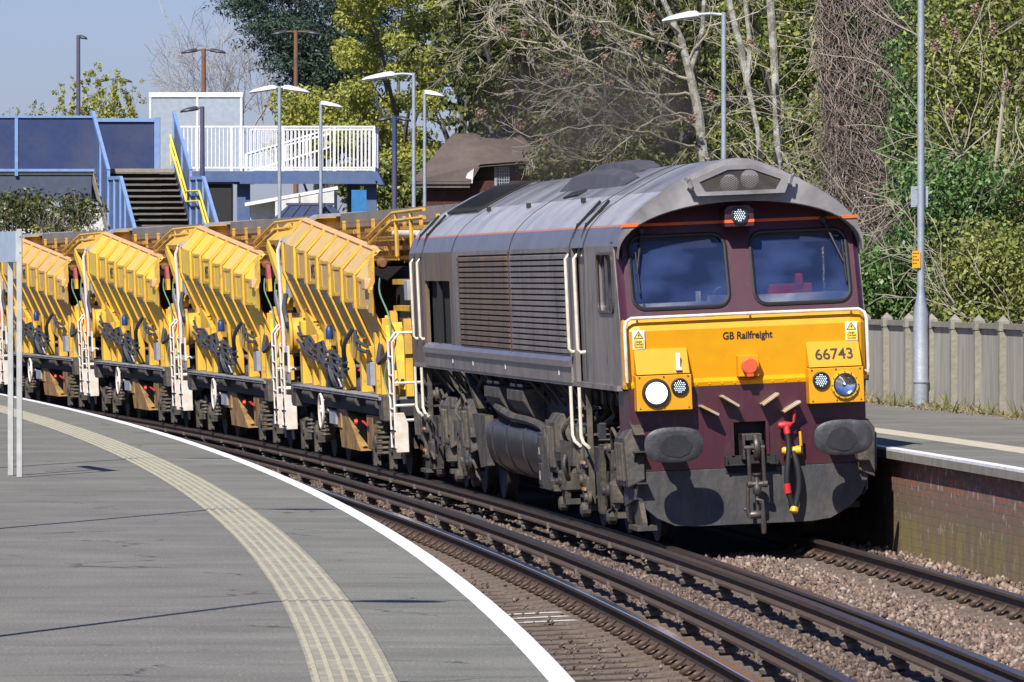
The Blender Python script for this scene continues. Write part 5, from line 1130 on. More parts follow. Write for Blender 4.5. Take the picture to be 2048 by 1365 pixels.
# name sign on two posts, left platform
m_signp = mat('white_sign_post', (.45, .46, .43), .5, dirt=(.25, .25, .22), dscale=5)
Sg = empty('platform_sign', 'blank pale blue sign board on two white posts at left on the near platform', 'sign', (-4.94, 65.0, ZL))
for x, y, w_ in ((0, 0, .055), (-.135, .6, .055)):
    mb = MB(); mb.box(x - w_ / 2, x + w_ / 2, y - .03, y + .03, 0, 2.49 if x == 0 else 2.2); mb.build('sign_post', m_signp, Sg, bevel=.004)
mb = MB(); mb.prism([(-.02, .04, 2.16), (-.02, .04, 2.47), (-.42, 1.75, 2.47), (-.42, 1.75, 2.16)], (-.02, -.004, 0)); mb.build('sign_board', mat('pale_blue_board', (.42, .5, .6), .5), Sg)
mb = MB(); [mb.lathe((0.01, -.035, z), (0, 1, 0), [(.006, 0), (.009, .01)], 8) for z in (2.41, 2.25)]; mb.build('bolt', m_railside, Sg)

# concrete post and panel fence
m_conc = mat('lichened_concrete', (.28, .26, .215), .95, dirt=(.20, .18, .14), damt=.5, dscale=5, bump=.6, bscale=20)
m_panel = mat('streaked_concrete_panel', (.34, .315, .275), .95, dirt=(.48, .45, .40), damt=.7, dscale=7, streak=9, bump=.4)
m_conc2 = m_conc
Fn = empty('concrete_fence', 'low concrete post and panel fence behind the right platform', 'fence')
OF = ER + 4.3
for k in range(-26, 34):
    Y = 78.0 + k * 1.55
    p = Vector((cx(OF, Y), Y, .96)); q = Vector((cx(OF, Y + 1.55), Y + 1.55, .96)); d = (q - p).normalized(); n_ = Vector((d.y, -d.x, 0))
    mb = MB(); e = .06
    for zz0, zz1, ee in ((0, 1.19, .06), (1.1, 1.22, .07)):
        mb.prism([p + d * -ee - n_ * ee + Vector((0, 0, zz0)), p + d * ee - n_ * ee + Vector((0, 0, zz0)), p + d * ee + n_ * ee + Vector((0, 0, zz0)), p - d * ee + n_ * ee + Vector((0, 0, zz0))], (0, 0, zz1 - zz0 + .002 * (k % 2)))
    c = [p - d * .07 - n_ * .07, p + d * .07 - n_ * .07, p + d * .07 + n_ * .07, p - d * .07 + n_ * .07]; c = [v + Vector((0, 0, 1.22)) for v in c]
    mb.add(c + [p + Vector((0, 0, 1.30))], [(0, 1, 4), (1, 2, 4), (2, 3, 4), (3, 0, 4)]); mb.build('fence_post', m_conc, Fn)
    mb = MB(); a, b2 = p + d * .06 + n_ * .02, q - d * .06 + n_ * .02
    mb.prism([a, b2, b2 + n_ * .04, a + n_ * .04], (0, 0, 1.12)); mb.build('fence_panel', m_panel, Fn)
    mb = MB(); mb.prism([a - n_ * .04 + Vector((0, 0, 1.12)), b2 - n_ * .04 + Vector((0, 0, 1.12)), b2 + n_ * .07 + Vector((0, 0, 1.12)), a + n_ * .07 + Vector((0, 0, 1.12))], (0, 0, .07)); mb.build('fence_coping', m_conc2, Fn)
# small stake against the brick wall
mb = MB(); mb.box(-.02, .02, -.02, .02, 0, .32); st = mb.build('marker_stake', m_signp); st.location = (cx(ER + .19, 55.3), 55.3, -.19); st.rotation_euler = (0, R_(2), 0); tag(st, 'short white wooden stake leaning on the brick platform wall', 'stake')

# ---------------- footbridge (x right, y away, z up), local scale at 180 m
S = 12961.6
def W_(px, py, Y): return Vector(((px - 1024) * Y / S, Y, CAMH + (560.6 - py) * Y / S))
m_bb = mat('blue_bridge_panel', (.024, .042, .12), .45, dirt=(.07, .075, .11), damt=.6, dscale=.8)
m_bl = mat('light_blue_steel', (.17, .28, .52), .5, dirt=(.25, .33, .45), dscale=2)
m_bm = mat('blue_bridge_steel', (.075, .125, .26), .5, dirt=(.12, .15, .2), dscale=1.5, damt=.6)
m_tread = mat('old_timber_tread', (.15, .125, .10), .9, dirt=(.28, .24, .19), dscale=3)
m_wrail = mat('white_railing', (.78, .78, .77), .5, dirt=(.6, .6, .58), dscale=3)
m_yr = mat('yellow_handrail', (.80, .62, .08), .5)
m_girder = mat('dark_girder', (.055, .07, .11), .7)
FB = empty('footbridge', 'blue steel footbridge with timber stairs over the railway', 'footbridge', (-9, 178, .6))
def fb(mb, name, m, **k):
    mb.v = [tuple(Vector(v) - Vector((-9, 178, .6))) for v in mb.v]; return mb.build(name, m, FB, **k)
Yb = 180.0; dz = W_(0, 345, Yb).z
# span over the tracks
xl, xs_ = -34.0, W_(190, 0, Yb).x
mb = MB(); mb.box(xl, xs_ + 1.7, Yb, Yb + 2.2, dz - .06, dz + .06); fb(mb, 'deck_slab', m_conc)
mb = MB(); mb.box(xl, xs_ - .1, Yb + .05, Yb + .25, dz - .75, dz - .062); mb.box(xl, xs_, Yb + 2.0, Yb + 2.2, dz - .75, dz - .062); fb(mb, 'girder', m_girder)
ph = W_(0, 232, Yb).z - dz
k = 0; xx = W_(190, 0, Yb).x
pw_ = 2.18
for k in range(9):
    a = xx - pw_ * (k + 1); b2 = a + pw_
    mb = MB(); mb.box(a + .05, b2 - .0, Yb - .02, Yb + .02, dz + .09, dz + ph - .06); fb(mb, 'parapet_panel', m_bb)
    mb = MB(); mb.box(a - .04, a + .05, Yb - .06, Yb + .06, dz - .1, dz + ph); fb(mb, 'parapet_post', m_bl)
mb = MB(); mb.box(xl, xx, Yb - .07, Yb + .07, dz + ph - .06, dz + ph + .0); mb.box(xl, xx, Yb - .065, Yb + .065, dz + .02, dz + .09); fb(mb, 'parapet_rail', m_bl)
# panel behind the stair head
a, b2 = W_(195, 0, Yb + 2).x, W_(312, 0, Yb + 2).x
mb = MB(); mb.box(a, b2, Yb + 2.0, Yb + 2.04, dz - .0, dz + ph - .1); fb(mb, 'parapet_panel', m_bb)
mb = MB(); mb.box(a, b2 + .08, Yb + 1.93, Yb + 2.07, dz + ph - .12, dz + ph - .02); mb.box(b2 - .04, b2 + .12, Yb + 1.9, Yb + 2.08, dz - .2, dz + ph); mb.box(a, b2, Yb + 1.95, Yb + 2.05, dz - .02, dz + .06); fb(mb, 'parapet_rail', m_bl)
# stairs, coming down towards the camera and slightly to the right
T0 = Vector((W_(188, 0, Yb).x, Yb, dz)); sw = W_(350, 0, Yb).x - T0.x
run = Vector((.060, -.27, -.165)); NS = 22
mb = MB()
for k in range(NS):
    p = T0 + run * k; mb.box(p.x, p.x + sw, p.y - .30, p.y, p.z - .045, p.z)
fb(mb, 'stair_treads', m_tread)
mb = MB()
for k in range(NS): p = T0 + run * k; mb.box(p.x, p.x + sw, p.y - .02, p.y + .0, p.z - .165, p.z - .05)
fb(mb, 'stair_risers', m_dark)
mb = MB(); mb.box(T0.x, T0.x + sw, Yb - .05, Yb + .05, dz - .02, dz + .1); fb(mb, 'stair_nosing', m_conc)
E_ = T0 + run * NS
KL = 9.5; LD = Vector((.40, -1.1, 0))
for xo in (-.0, sw):
    A_ = T0 + Vector((xo, 0, 0)); M1 = A_ + run * KL; M2 = M1 + LD; M3 = M2 + run * 9
    U = lambda h: Vector((0, 0, h))
    mb = MB()
    for p, q, h0, h1 in ((A_ - run * .6, M1, ph, ph), (M1, M2, 1.36, 1.36), (M2, M3, 1.36, 1.36)):
        mb.prism([p + U(-.12), q + U(-.12), q + U(h1), p + U(h0)], (.04, 0, 0))
    fb(mb, 'stair_side_panel', m_bm)
    mb = MB()
    for p, q, h in ((A_ - run * .6, M1, ph), (M1, M2, 1.36), (M2, M3, 1.36)): mb.beam(p + U(h), q + U(h), .09, .09)
    for p, h in ((A_ - run * .6, ph), (A_ + run * 4.5, ph), (M1, ph), (M1 + LD * .5, 1.36), (M2, 1.36), (M2 + run * 3, 1.36)): mb.beam(p + U(-.25), p + U(h), .08, .08, up=(0, 1, 0))
    fb(mb, 'stair_rail', m_bl)
    mb = MB(); mb.beam(A_ - run * .6 + U(-.2), M1 + U(-.2), .05, .28); mb.beam(M1 + U(-.2), M2 + U(-.2), .05, .28); fb(mb, 'stringer', m_conc)
mb = MB(); x0 = T0.x + sw - .12
for h in (1.0, .72):
    mb.tube([(x0, Yb + .3, dz + h), (x0, Yb, dz + h + .03)] + [T0 + Vector((sw - .12, 0, h)) + run * k for k in (0, KL)] + [T0 + Vector((sw - .12, 0, h)) + run * KL + LD, T0 + Vector((sw - .12, 0, h)) + run * (KL + 8) + LD], .032, 6)
mb.tube([(x0, Yb + .3, dz + 1.0), (x0, Yb + .3, dz + .2)], .03, 6)
for k in (3, 6, KL): p = T0 + Vector((sw - .12, 0, 0)) + run * k; mb.tube([p + Vector((0, 0, .7)), p + Vector((0, 0, 1))], .02, 6)
fb(mb, 'yellow_handrail', m_yr, smooth=True)
# right landing with white railings on blue legs
Yr = 183.0; r0, r1 = W_(360, 0, Yr).x, W_(748, 0, Yr).x; zr = W_(0, 343, Yr).z; zt = W_(0, 254, Yr).z
mb = MB(); mb.box(r0, r1 + .1, Yr - .1, Yr + 3.6, zr - .30, zr - .0); mb.prism([(r1 + .1, Yr - .12, zr), (r1 + .1, Yr + 3.6, zr), (r1 + .28, Yr + 3.6, zr - .38), (r1 + .28, Yr - .12, zr - .38)], (-.2, 0, 0)); mb.box(W_(480, 0, Yr).x, r1 + .1, Yr - .12, Yr - .1, zr - .36, zr - .28); fb(mb, 'landing_deck', m_bm)
def railing(p, q, h, name='white_railing', n=None, gap=.11, w=.028, posts=True, drop=0):
    p, q = Vector(p), Vector(q); L_ = (q - p).length; mb = MB(); n = n or int(L_ / gap)
    mb.beam(p + Vector((0, 0, h)), q + Vector((0, 0, h)), .06, .05); mb.beam(p + Vector((0, 0, .10)), q + Vector((0, 0, .10)), .05, .045)
    for i in range(n + 1):
        t = i / n; b = p + (q - p) * t; big = posts and i % 13 == 0
        mb.beam(b + Vector((0, 0, .0 if big else .1)), b + Vector((0, 0, h)), .075 if big else w, .075 if big else w, up=(0, 1, 0))
    return fb(mb, name, m_wrail)
railing((r0, Yr, zr), (r1, Yr, zr), zt - zr)
railing((r1, Yr, zr), (r1 + .05, Yr + 3.4, zr), zt - zr)
railing((W_(490, 0, Yr).x, Yr + 3.4, zr), (r1, Yr + 3.4, zr), zt - zr, posts=False)
# ramp rising behind
ra, rb = W_(492, 300, Yr + 1.8), W_(660, 262, Yr + 1.8)
railing((ra.x, Yr + 1.8, zr - .1), (rb.x, Yr + 1.8, zr + .62), .62, gap=.14); mb = MB(); mb.beam((ra.x, Yr + 1.84, zr + .5), (rb.x, Yr + 1.84, zr + 1.1), .05, .06); fb(mb, 'ramp_rail', m_wrail)
for px, w_ in ((486, .36), (702, .36), (740, .36)):
    x = W_(px, 0, Yr).x; yy = Yr + (.3 if px != 702 else 3.0)
    mb = MB(); mb.box(x - w_ / 2, x + w_ / 2, yy, yy + .36, .7, zr - .28); mb.box(x - w_ / 2 - .1, x + w_ / 2 + .1, yy - .05, yy + .42, zr - .36, zr - .28); fb(mb, 'bridge_leg', m_bm)
mb = MB(); x = W_(700, 0, Yr).x
fb(MB() if False else mb, 'empty_slot', m_bm) if False else None
# big pale grey screen
Ys = 188.0; p0, p1 = W_(301, 188, Ys), W_(483, 188, Ys)
mb = MB(); mb.box(p0.x, p1.x, Ys, Ys + 1.6, 5.7, p0.z); scn = mb.build('grey_screen', mat('pale_grey_panel', (.34, .39, .44), .6, dirt=(.28, .31, .33), dscale=.8)); tag(scn, 'large pale grey boxed screen of two panels standing behind the footbridge', 'screen')
mb = MB()
for x in (p0.x, W_(395, 0, Ys).x, p1.x): mb.box(x - .03, x + .03, Ys - .03, Ys, 5.7, p0.z)
mb.box(p0.x - .04, p1.x + .04, Ys - .04, Ys - .001, p0.z - .10, p0.z + .04); mb.build('screen_frame', m_wrail, scn)
mb = MB(); mb.box(p0.x + .3, p1.x - .3, Ys + .3, Ys + 1.3, .5, 5.7); mb.build('screen_base', m_dark, scn)
# white shed, blue shelter, blue sheet, white wall
Yw = 172.0
Sh = empty('white_shed', 'white metal shed with sloping eave under the footbridge landing', 'shed', (W_(580, 0, Yw).x, Yw, .9)); O_ = Sh.location
a, b2, c = W_(497, 0, Yw).x - O_.x, W_(550, 0, Yw).x - O_.x, W_(668, 0, Yw).x - O_.x
za, zb_ = W_(0, 408, Yw).z - .9, W_(0, 382, Yw).z - .9
m_shed = mat('white_sheet', (.62, .62, .6), .6, dirt=(.45, .44, .42), dscale=2)
mb = MB(); mb.prism([(a, 1.2, 0), (a, 1.2, za), (c, 1.2, zb_), (c, 1.2, 0)], (0, 2, 0)); mb.prism([(b2, .1, 0), (b2, .1, za + .1), (c, .1, zb_), (c, .1, 0)], (0, 1.0, 0)); mb.build('wall', m_shed, Sh)
mb = MB(); mb.beam((a - .1, 1.0, za - .02), (c + .1, 1.0, zb_ + .08), 1.84, .09); mb.build('roof', m_wrail, Sh)
mb = MB(); [mb.box(b2 + .1 + k * .52, b2 + .14 + k * .52, .05, .1, za + .05, za + .26) for k in range(3)]; mb.build('louvre', m_conc, Sh)
Ysh = 164.0
SL = empty('waiting_shelter', 'dark blue slate roofed shelter with a small gable in front of the white shed', 'shelter', (W_(620, 0, Ysh).x, Ysh, .95)); O_ = SL.location
l_, r_, g_ = W_(545, 0, Ysh).x - O_.x, W_(690, 0, Ysh).x - O_.x, W_(650, 0, Ysh).x - O_.x
ze, zr_ = W_(0, 446, Ysh).z - .95, W_(0, 410, Ysh).z - .95
m_slate = mat('blue_slate', (.05, .065, .12), .5, dirt=(.08, .09, .12), dscale=6)
mb = MB(); mb.add([(l_ - .1, 0, ze), (r_ + .1, 0, ze), (r_ - .35, 1.3, zr_), (l_ + .35, 1.3, zr_), (r_ + .1, 2.6, ze), (l_ - .1, 2.6, ze)], [(0, 1, 2, 3), (3, 2, 4, 5), (1, 4, 2), (0, 3, 5)]); rf = mb.build('roof', m_slate, SL)
mb = MB(); [mb.beam((l_ + .1 + k * .28, -.01, ze + .015), (l_ + .42 + k * .26, 1.29, zr_ + .015), .02, .02) for k in range(6)]; mb.beam((l_ + .3, 1.3, zr_ + .03), (r_ - .3, 1.3, zr_ + .03), .1, .06); mb.build('ridge', m_girder, rf)
mb = MB(); mb.prism([(g_ - .38, -.12, ze - .02), (g_ + .38, -.12, ze - .02), (g_, -.12, ze + .42)], (0, .9, 0)); mb.build('gable', m_bb, SL)
for sg in (-1, 1):
    mb = MB(); mb.beam((g_ + sg * .48, -.2, ze - .08), (g_, -.2, ze + .48), .10, .06); mb.build('gable_board', m_slate, SL)
mb = MB(); mb.box(l_, r_, .15, 2.4, 0, ze - .01); mb.build('shelter_wall', m_bm, SL)
mb = MB(); mb.box(0, W_(732, 0, 176).x - W_(702, 0, 176).x, 0, .05, 0, 1.4); bl = mb.build('blue_sheet', mat('bright_blue_sheet', (.03, .18, .42), .5)); bl.location = (W_(703, 0, 176).x, 176, W_(0, 432, 176).z - .7); tag(bl, 'bright blue sheet fixed between the footbridge legs', 'sheet')
mb = MB(); mb.box(0, 7.2, 0, .3, 0, 1.4); mb.box(0, 7.2, -.05, .35, 1.4, 1.48); ww = mb.build('white_wall', m_shed); ww.location = (-18.5, 196, W_(0, 450, 196).z); ww.location.z = 3.4; tag(ww, 'white wall glimpsed behind the shrub under the bridge span', 'wall')
mb = MB(); mb.box(0, 7.2, 0, .3, -3, 0); mb.build('wall_base', m_conc, ww)

# brick hut with slipped felt roof
Yh = 150.0
Hu = empty('brick_hut', 'small derelict brick hut with a brown felt roof and a barred window', 'hut', (W_(950, 0, Yh).x, Yh, .95)); O_ = Hu.location
def h(px, py): v = W_(px, py, Yh); return (v.x - O_.x, v.z - .95)
m_brk = brickmat('hut_brick', False, 1.0, (.16, .045, .03), (.10, .035, .028), False)
m_brk2 = m_brk
xa, xb = h(845, 0)[0], h(1090, 0)[0]; zt_ = h(0, 362)[1]
mb = MB(); mb.box(xa, xb, .0, 2.6, 0, zt_); wl_ = mb.build('brick_wall', mat('hut_red_brick', (.085, .03, .024), .95, dirt=(.035, .02, .018), dscale=5, bump=.8, bscale=18, damt=.7), Hu)
mb = MB()
for k in range(26): mb.box(xa - .004, xb, -.004, 0, .05 + k * .1, .062 + k * .1)
mb.build('mortar_line', m_dark, wl_)
mb = MB(); x0, z0_ = h(822, 364); x1, _ = h(1085, 0); xr0, zr0 = h(905, 265); xr1, _ = h(1040, 262)
m_felt = mat('brown_roof_felt', (.095, .072, .062), .9, dirt=(.16, .125, .10), dscale=1.2, damt=.6, bump=.4, bscale=8)
mb.add([(x0, -.35, z0_), (h(940, 0)[0], -.35, z0_), (h(960, 0)[0], -.30, h(0, 330)[1]), (x1, -.3, h(0, 320)[1]), (xr1, 1.3, zr0), (xr0, 1.3, zr0), (xr0, 1.5, zr0), (xr1, 1.5, zr0), (x1, 3, z0_), (x0, 3, z0_)], [(0, 1, 2, 5), (2, 3, 4, 5), (0, 5, 6, 9), (5, 4, 7, 6), (6, 7, 8, 9), (3, 8, 7, 4)])
mb.v += [(a, b_, c - .06) for a, b_, c in mb.v]; n_ = 10; mb.f += [tuple(i + n_ for i in f) for f in mb.f[:6]]; mb.m += [0] * 6; mb.build('roof', m_felt, Hu)
mb = MB(); mb.prism([(h(930, 0)[0], -.33, h(0, 362)[1]), (h(935, 0)[0], -.36, h(0, 348)[1]), (h(948, 0)[0], -.36, h(0, 338)[1]), (h(945, 0)[0], -.33, h(0, 368)[1])], (0, .1, 0)); mb.build('torn_felt', m_wrail, Hu)
mb = MB(); mb.box(x0 + .05, h(940, 0)[0], -.3, -.25, z0_ - .14, z0_ - .07); mb.build('fascia', m_tread, Hu)
mb = MB(); a, zb2 = h(994, 372); b2, zt2 = h(1018, 335); mb.box(a, b2, -.03, 0, zb2, zt2); wd = mb.build('window', m_glass, Hu)
mb = MB(); [mb.box(a + i * (b2 - a) / 5 - .008, a + i * (b2 - a) / 5 + .008, -.05, -.03, zb2, zt2) for i in range(6)]; [mb.box(a, b2, -.052, -.03, zb2 + j * (zt2 - zb2) / 6 - .007, zb2 + j * (zt2 - zb2) / 6 + .007) for j in range(7)]; mb.box(a - .06, a, -.05, 0, zb2, zt2); mb.build('window_bars', m_wgrey, wd)
# ============================================================ TREES AND PLANTS
def leaves(clumps, n, size, seed, up=.3, asp=.55, shell=.45, droop=0):
    """clumps: (x, y, z, rx, ry, rz); n leaves spread over them; returns quads"""
    r = np.random.default_rng(seed); C = np.array(clumps, float); w = (C[:, 3] * C[:, 5]); idx = r.choice(len(C), n, p=w / w.sum())
    d = r.normal(size=(n, 3)); d /= np.linalg.norm(d, axis=1)[:, None]
    rad = (shell + (1.08 - shell) * r.random(n) ** .6)[:, None]; rad *= (.85 + .3 * r.random((n, 1)))
    P = C[idx, :3] + d * rad * C[idx, 3:6]
    if droop: P[:, 2] -= droop * np.abs(d[:, 0])
    N_ = d + r.normal(scale=.7, size=(n, 3)); N_[:, 2] += up; N_ /= np.linalg.norm(N_, axis=1)[:, None]
    t = r.normal(size=(n, 3)); a = np.cross(N_, t); a /= np.linalg.norm(a, axis=1)[:, None]; b = np.cross(N_, a)
    s = (size * (.6 + .8 * r.random(n)))[:, None]
    V = np.stack([P - a * s, P + b * s * asp - a * s * .1, P + a * s, P - b * s * asp + a * s * .1], 1).reshape(-1, 3)
    return V, np.arange(n * 4).reshape(-1, 4)
def crown_clumps(seed, cx_, cy_, cz_, rx, ry, rz, n, rc, zbias=0):
    r = np.random.default_rng(seed); out = []
    for i in range(n):
        d = r.normal(size=3); d /= np.linalg.norm(d); k = r.random() ** .4
        s = rc * (.6 + .8 * r.random()); out.append((cx_ + d[0] * rx * k, cy_ + d[1] * ry * k, cz_ + d[2] * rz * k + zbias, s, s, s * .75))
    return out
def branchset(mb, p, d, L_, r, depth, rg, spread=.6, n=3, up=.1, taper=.62, minr=.008, jit=.25, sides=5, side_n=0):
    """recursive bare branches"""
    pts = [p]; rs = [r]; q = p.copy(); dd = d.copy(); k = 5
    kids = []
    for i in range(k):
        dd = (dd + Vector((rg.gauss(0, jit), rg.gauss(0, jit), rg.gauss(0, jit) + up)) * .45).normalized(); q = q + dd * L_ / k; pts.append(q.copy()); rs.append(max(minr, r * (1 - .45 * (i + 1) / k)))
        if depth > 0 and (i >= 1): kids.append((q.copy(), dd.copy(), rs[-1]))
    mb.tube(pts, rs, sides if r > .03 else 3)
    if depth > 0:
        for j in range(n):
            b, dk, rk = kids[(j * len(kids)) // n if j < n - 1 else -1]
            ax = Vector((rg.gauss(0, 1), rg.gauss(0, .7), rg.gauss(0, 1))).normalized(); nd = (dk + ax * spread).normalized()
            branchset(mb, b, nd, L_ * taper * (.8 + .5 * rg.random()), rk * .68, depth - 1, rg, spread, n, up, taper, minr, jit, sides)
def tree(name, label, x, y, z, h, clumps, n, size, lm, seed, bark, tr=.2, group=None, category='tree', limbs=6, **k):
    T_ = empty(name, label, category, (x, y, z), group=group)
    rg = random.Random(seed); mb = MB(); mb.tube([(0, 0, 0), (rg.uniform(-.1, .1), 0, h * .3), (rg.uniform(-.2, .2), 0, h * .6), (0, 0, h * .92)], [tr, tr * .8, tr * .5, tr * .12], 8)
    for i in range(limbs):
        c = clumps[rg.randrange(len(clumps))]; e = Vector((c[0] - x, c[1] - y, c[2] - z)); s0 = Vector((0, 0, max(.4, min(h * .8, e.z * .6)))); m_ = (s0 + e) / 2 + Vector((0, 0, .12 * h * .3)); mb.tube([s0, m_, e], [tr * .4, tr * .25, tr * .06], 5)
    mb.build('trunk', bark, T_, smooth=True)
    V, F = leaves(clumps, n, size, seed, **k); V = V - np.array([x, y, z]); fastmesh('crown', V, F, lm, T_)
    return T_
m_bark = mat('grey_bark', (.16, .14, .12), .95, dirt=(.07, .06, .05), dscale=4, bump=.5)
m_pale = mat('pale_lichened_bark', (.38, .37, .31), .9, dirt=(.13, .12, .09), damt=.85, dscale=6, streak=1, bump=.6, var=.25, thr=(.45, .6))
m_twig = mat('pale_twig', (.40, .36, .27), .9, dirt=(.16, .13, .10), dscale=3)
m_twigf = mat('far_grey_twig', (.33, .31, .30), .9)
m_vine = leafmat('dead_vine_stem', [(.13, .105, .088), (.32, .265, .225), (.21, .17, .145), (.44, .37, .32), (.26, .19, .155)], .9, 0, .2)
lm_cedar = leafmat('cedar_needles', [(.015, .04, .028), (.04, .075, .045), (.024, .055, .04), (.075, .10, .06), (.028, .048, .04)], .6, .1)
lm_lime = leafmat('lime_leaves', [(.22, .25, .03), (.40, .41, .08), (.30, .32, .05), (.48, .47, .13), (.15, .18, .025)], .5, .3)
lm_dark = leafmat('dark_evergreen', [(.009, .016, .007), (.07, .09, .02), (.02, .034, .012), (.16, .17, .04), (.03, .035, .014), (.26, .25, .07)], .55, .15)
lm_mid = leafmat('mid_green_leaves', [(.025, .045, .012), (.16, .20, .035), (.06, .09, .02), (.28, .31, .07), (.38, .36, .11)], .5, .2)
lm_ivy = leafmat('glossy_ivy', [(.03, .07, .018), (.09, .18, .04), (.05, .11, .028), (.15, .27, .07), (.22, .31, .10), (.03, .05, .016)], .42, .15, .4)
lm_hedge = leafmat('spring_hedge', [(.06, .09, .02), (.26, .31, .06), (.38, .41, .10), (.13, .15, .04), (.30, .26, .12)], .5, .25)
lm_dry = leafmat('dry_seed_heads', [(.30, .20, .14), (.42, .30, .22), (.24, .15, .10)], .8, .2)
lm_grass = leafmat('dry_grass', [(.16, .17, .06), (.30, .24, .12), (.10, .13, .04), (.38, .30, .17)], .8, .2)

def P3(px, py, Y): v = W_(px, py, Y); return (v.x, v.y, v.z)
# far dark backdrop wood: reads as one mass
cl = []
r_ = np.random.default_rng(2)
for i in range(150):
    px = 915 + 1300 * r_.random(); py = -140 + 760 * r_.random(); x, y, z = P3(px, py, 165 + 12 * r_.random()); s = .9 + .9 * r_.random(); cl.append((x, y, z, s, s * .7, s * .8))
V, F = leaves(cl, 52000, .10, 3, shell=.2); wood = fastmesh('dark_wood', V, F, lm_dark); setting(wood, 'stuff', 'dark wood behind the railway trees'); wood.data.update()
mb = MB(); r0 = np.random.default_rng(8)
mb.loft([[(x, 180 + 1.5 * math.sin(x * 1.3), z) for x in np.arange(-1.2, 26, 1.2)] for z in (0, 3, 6, 9, 12)]); mb.build('wood_shade_sheet', mat('painted_wood_shade', (.012, .016, .008), 1), wood)  # near-black sheet: shade inside the wood put into its colour
# cedar
cl = []
for i in range(150):
    t = i / 149; py = 250 - 330 * t; wid = 60 + 110 * t - 15 * math.sin(t * 5); a = r_.random() * 2 - 1
    px = 675 - 55 * t + a * wid
    x, y, z = P3(px, py, 236 + 5 * r_.random()); cl.append((x, y, z, .95 + .5 * r_.random(), .9, .33 + .12 * r_.random()))
for px, py in ((492, 22), (505, 30), (520, 10), (478, 2), (530, 45), (512, 52), (540, 70), (550, 90), (500, -15), (560, 110)): x, y, z = P3(px, py, 237); cl.append((x, y, z, .85, .6, .22))
tree('cedar', 'tall dark blue-green cedar at upper left centre', P3(640, 0, 240)[0], 240, .6, 13, cl, 52000, .10, lm_cedar, 21, m_bark, .35, limbs=14, shell=.2, asp=.25, droop=.25)
# lime-green tree
cl = []
for i in range(110):
    py = -60 + 480 * r_.random(); c_ = 792 + 12 * math.sin(py * .02); wd_ = 98 + 22 * math.sin(py * .013 + 1); a = (r_.random() * 2 - 1); x, y, z = P3(c_ + a * wd_, py, 196 + 6 * r_.random()); s = .30 + .32 * r_.random(); cl.append((x, y, z, s, s, s * .8))
tree('lime_green_tree', 'bright lime green tree in new leaf beside the cedar', P3(800, 0, 200)[0], 200, .6, 10, cl, 42000, .065, lm_lime, 22, m_bark, .2, limbs=16, shell=.25)
cl = []
for i in range(34):
    px = 560 + 190 * r_.random(); py = 190 + 130 * r_.random(); x, y, z = P3(px, py, 208 + 4 * r_.random()); s = .4 + .3 * r_.random(); cl.append((x, y, z, s, s, s * .7))
tree('lime_green_bush', 'yellow-green bush behind the white footbridge railings', P3(640, 0, 210)[0], 210, .6, 6, cl, 9000, .08, lm_lime, 23, m_bark, .15, category='bush', shell=.3)
cl = []
for i in range(26):
    px = 690 + 180 * r_.random(); py = 330 + 100 * r_.random(); x, y, z = P3(px, py, 188 + 4 * r_.random()); s = .35 + .3 * r_.random(); cl.append((x, y, z, s, s, s * .7))
tree('green_bush', 'green bush at the foot of the lime green tree, under the landing', P3(780, 0, 190)[0], 190, .6, 3.5, cl, 8000, .08, lm_mid, 24, m_bark, .12, category='bush', shell=.3)
# pale shrubs against the sky at left
def airy(name, label, px0, px1, py0, py1, Y, n_st, nleaf, size, lm, seed, bark=m_twig, base=300):
    rg = random.Random(seed); bx_ = P3((px0 + px1) / 2, 0, Y)[0]; T_ = empty(name, label, 'shrub', (bx_, Y, .6)); mb = MB(); cl = []
    for i in range(n_st):
        px = px0 + (px1 - px0) * (i + .5) / n_st + rg.uniform(-8, 8); c_ = (px0 + px1) / 2; k = 1 - abs(px - c_) / (px1 - px0) * 1.3; top = py0 + (py1 - py0) * (1 - k) * rg.uniform(.6, 1.1)
        a = Vector(P3(px * .5 + c_ * .5, base, Y)); b_ = Vector(P3(px, top, Y + rg.uniform(-1, 1))); pts = [a + (b_ - a) * t + Vector((.12 * math.sin(t * 6 + i), 0, 0)) for t in (0, .25, .5, .75, 1)]; mb.tube([p - Vector((bx_, Y, .6)) for p in pts], [.035, .028, .02, .014, .006], 4)
        for t in np.linspace(.25, 1, 9): p = a + (b_ - a) * t; s = .22 * (1.15 - t) + .07; cl.append((p.x + rg.gauss(0, .14), p.y, p.z, s, s, s * 1.1))
    mb.build('stems', bark, T_); V, F = leaves(cl, nleaf, size, seed, shell=.1); fastmesh('foliage', V - np.array([bx_, Y, .6]), F, lm, T_)
airy('pale_green_shrub', 'airy pale green shrub rising above the blue parapet at left', 118, 285, 128, 225, 230, 13, 6200, .062, lm_lime, 31, base=330)
airy('pale_green_shrub', 'small tuft of shrub just left of the airy pale shrub, above the parapet', 20, 118, 205, 232, 232, 7, 1300, .05, lm_mid, 32, base=300)
# leafless tree far behind the cedar
BT = empty('bare_tree', 'pale leafless tree against the sky between the grey screen and the cedar', 'tree', (P3(500, 0, 262)[0], 262, .6)); rg = random.Random(4); mb = MB()
for i in range(13):
    s0 = Vector(P3(470 + rg.uniform(-60, 70), 270, 262)) - BT.location; a = rg.uniform(-.8, .6); branchset(mb, s0, Vector((a, 0, 1)).normalized(), 1.55 + rg.random() * .6, .035, 4, rg, .55, 3, .04, .70, .008, .22, 4)
mb.tube([(0, 0, 0), (0, 0, 3), (-.3, 0, 6)], [.25, .2, .15], 8)
mb.build('branches', m_twigf, BT)
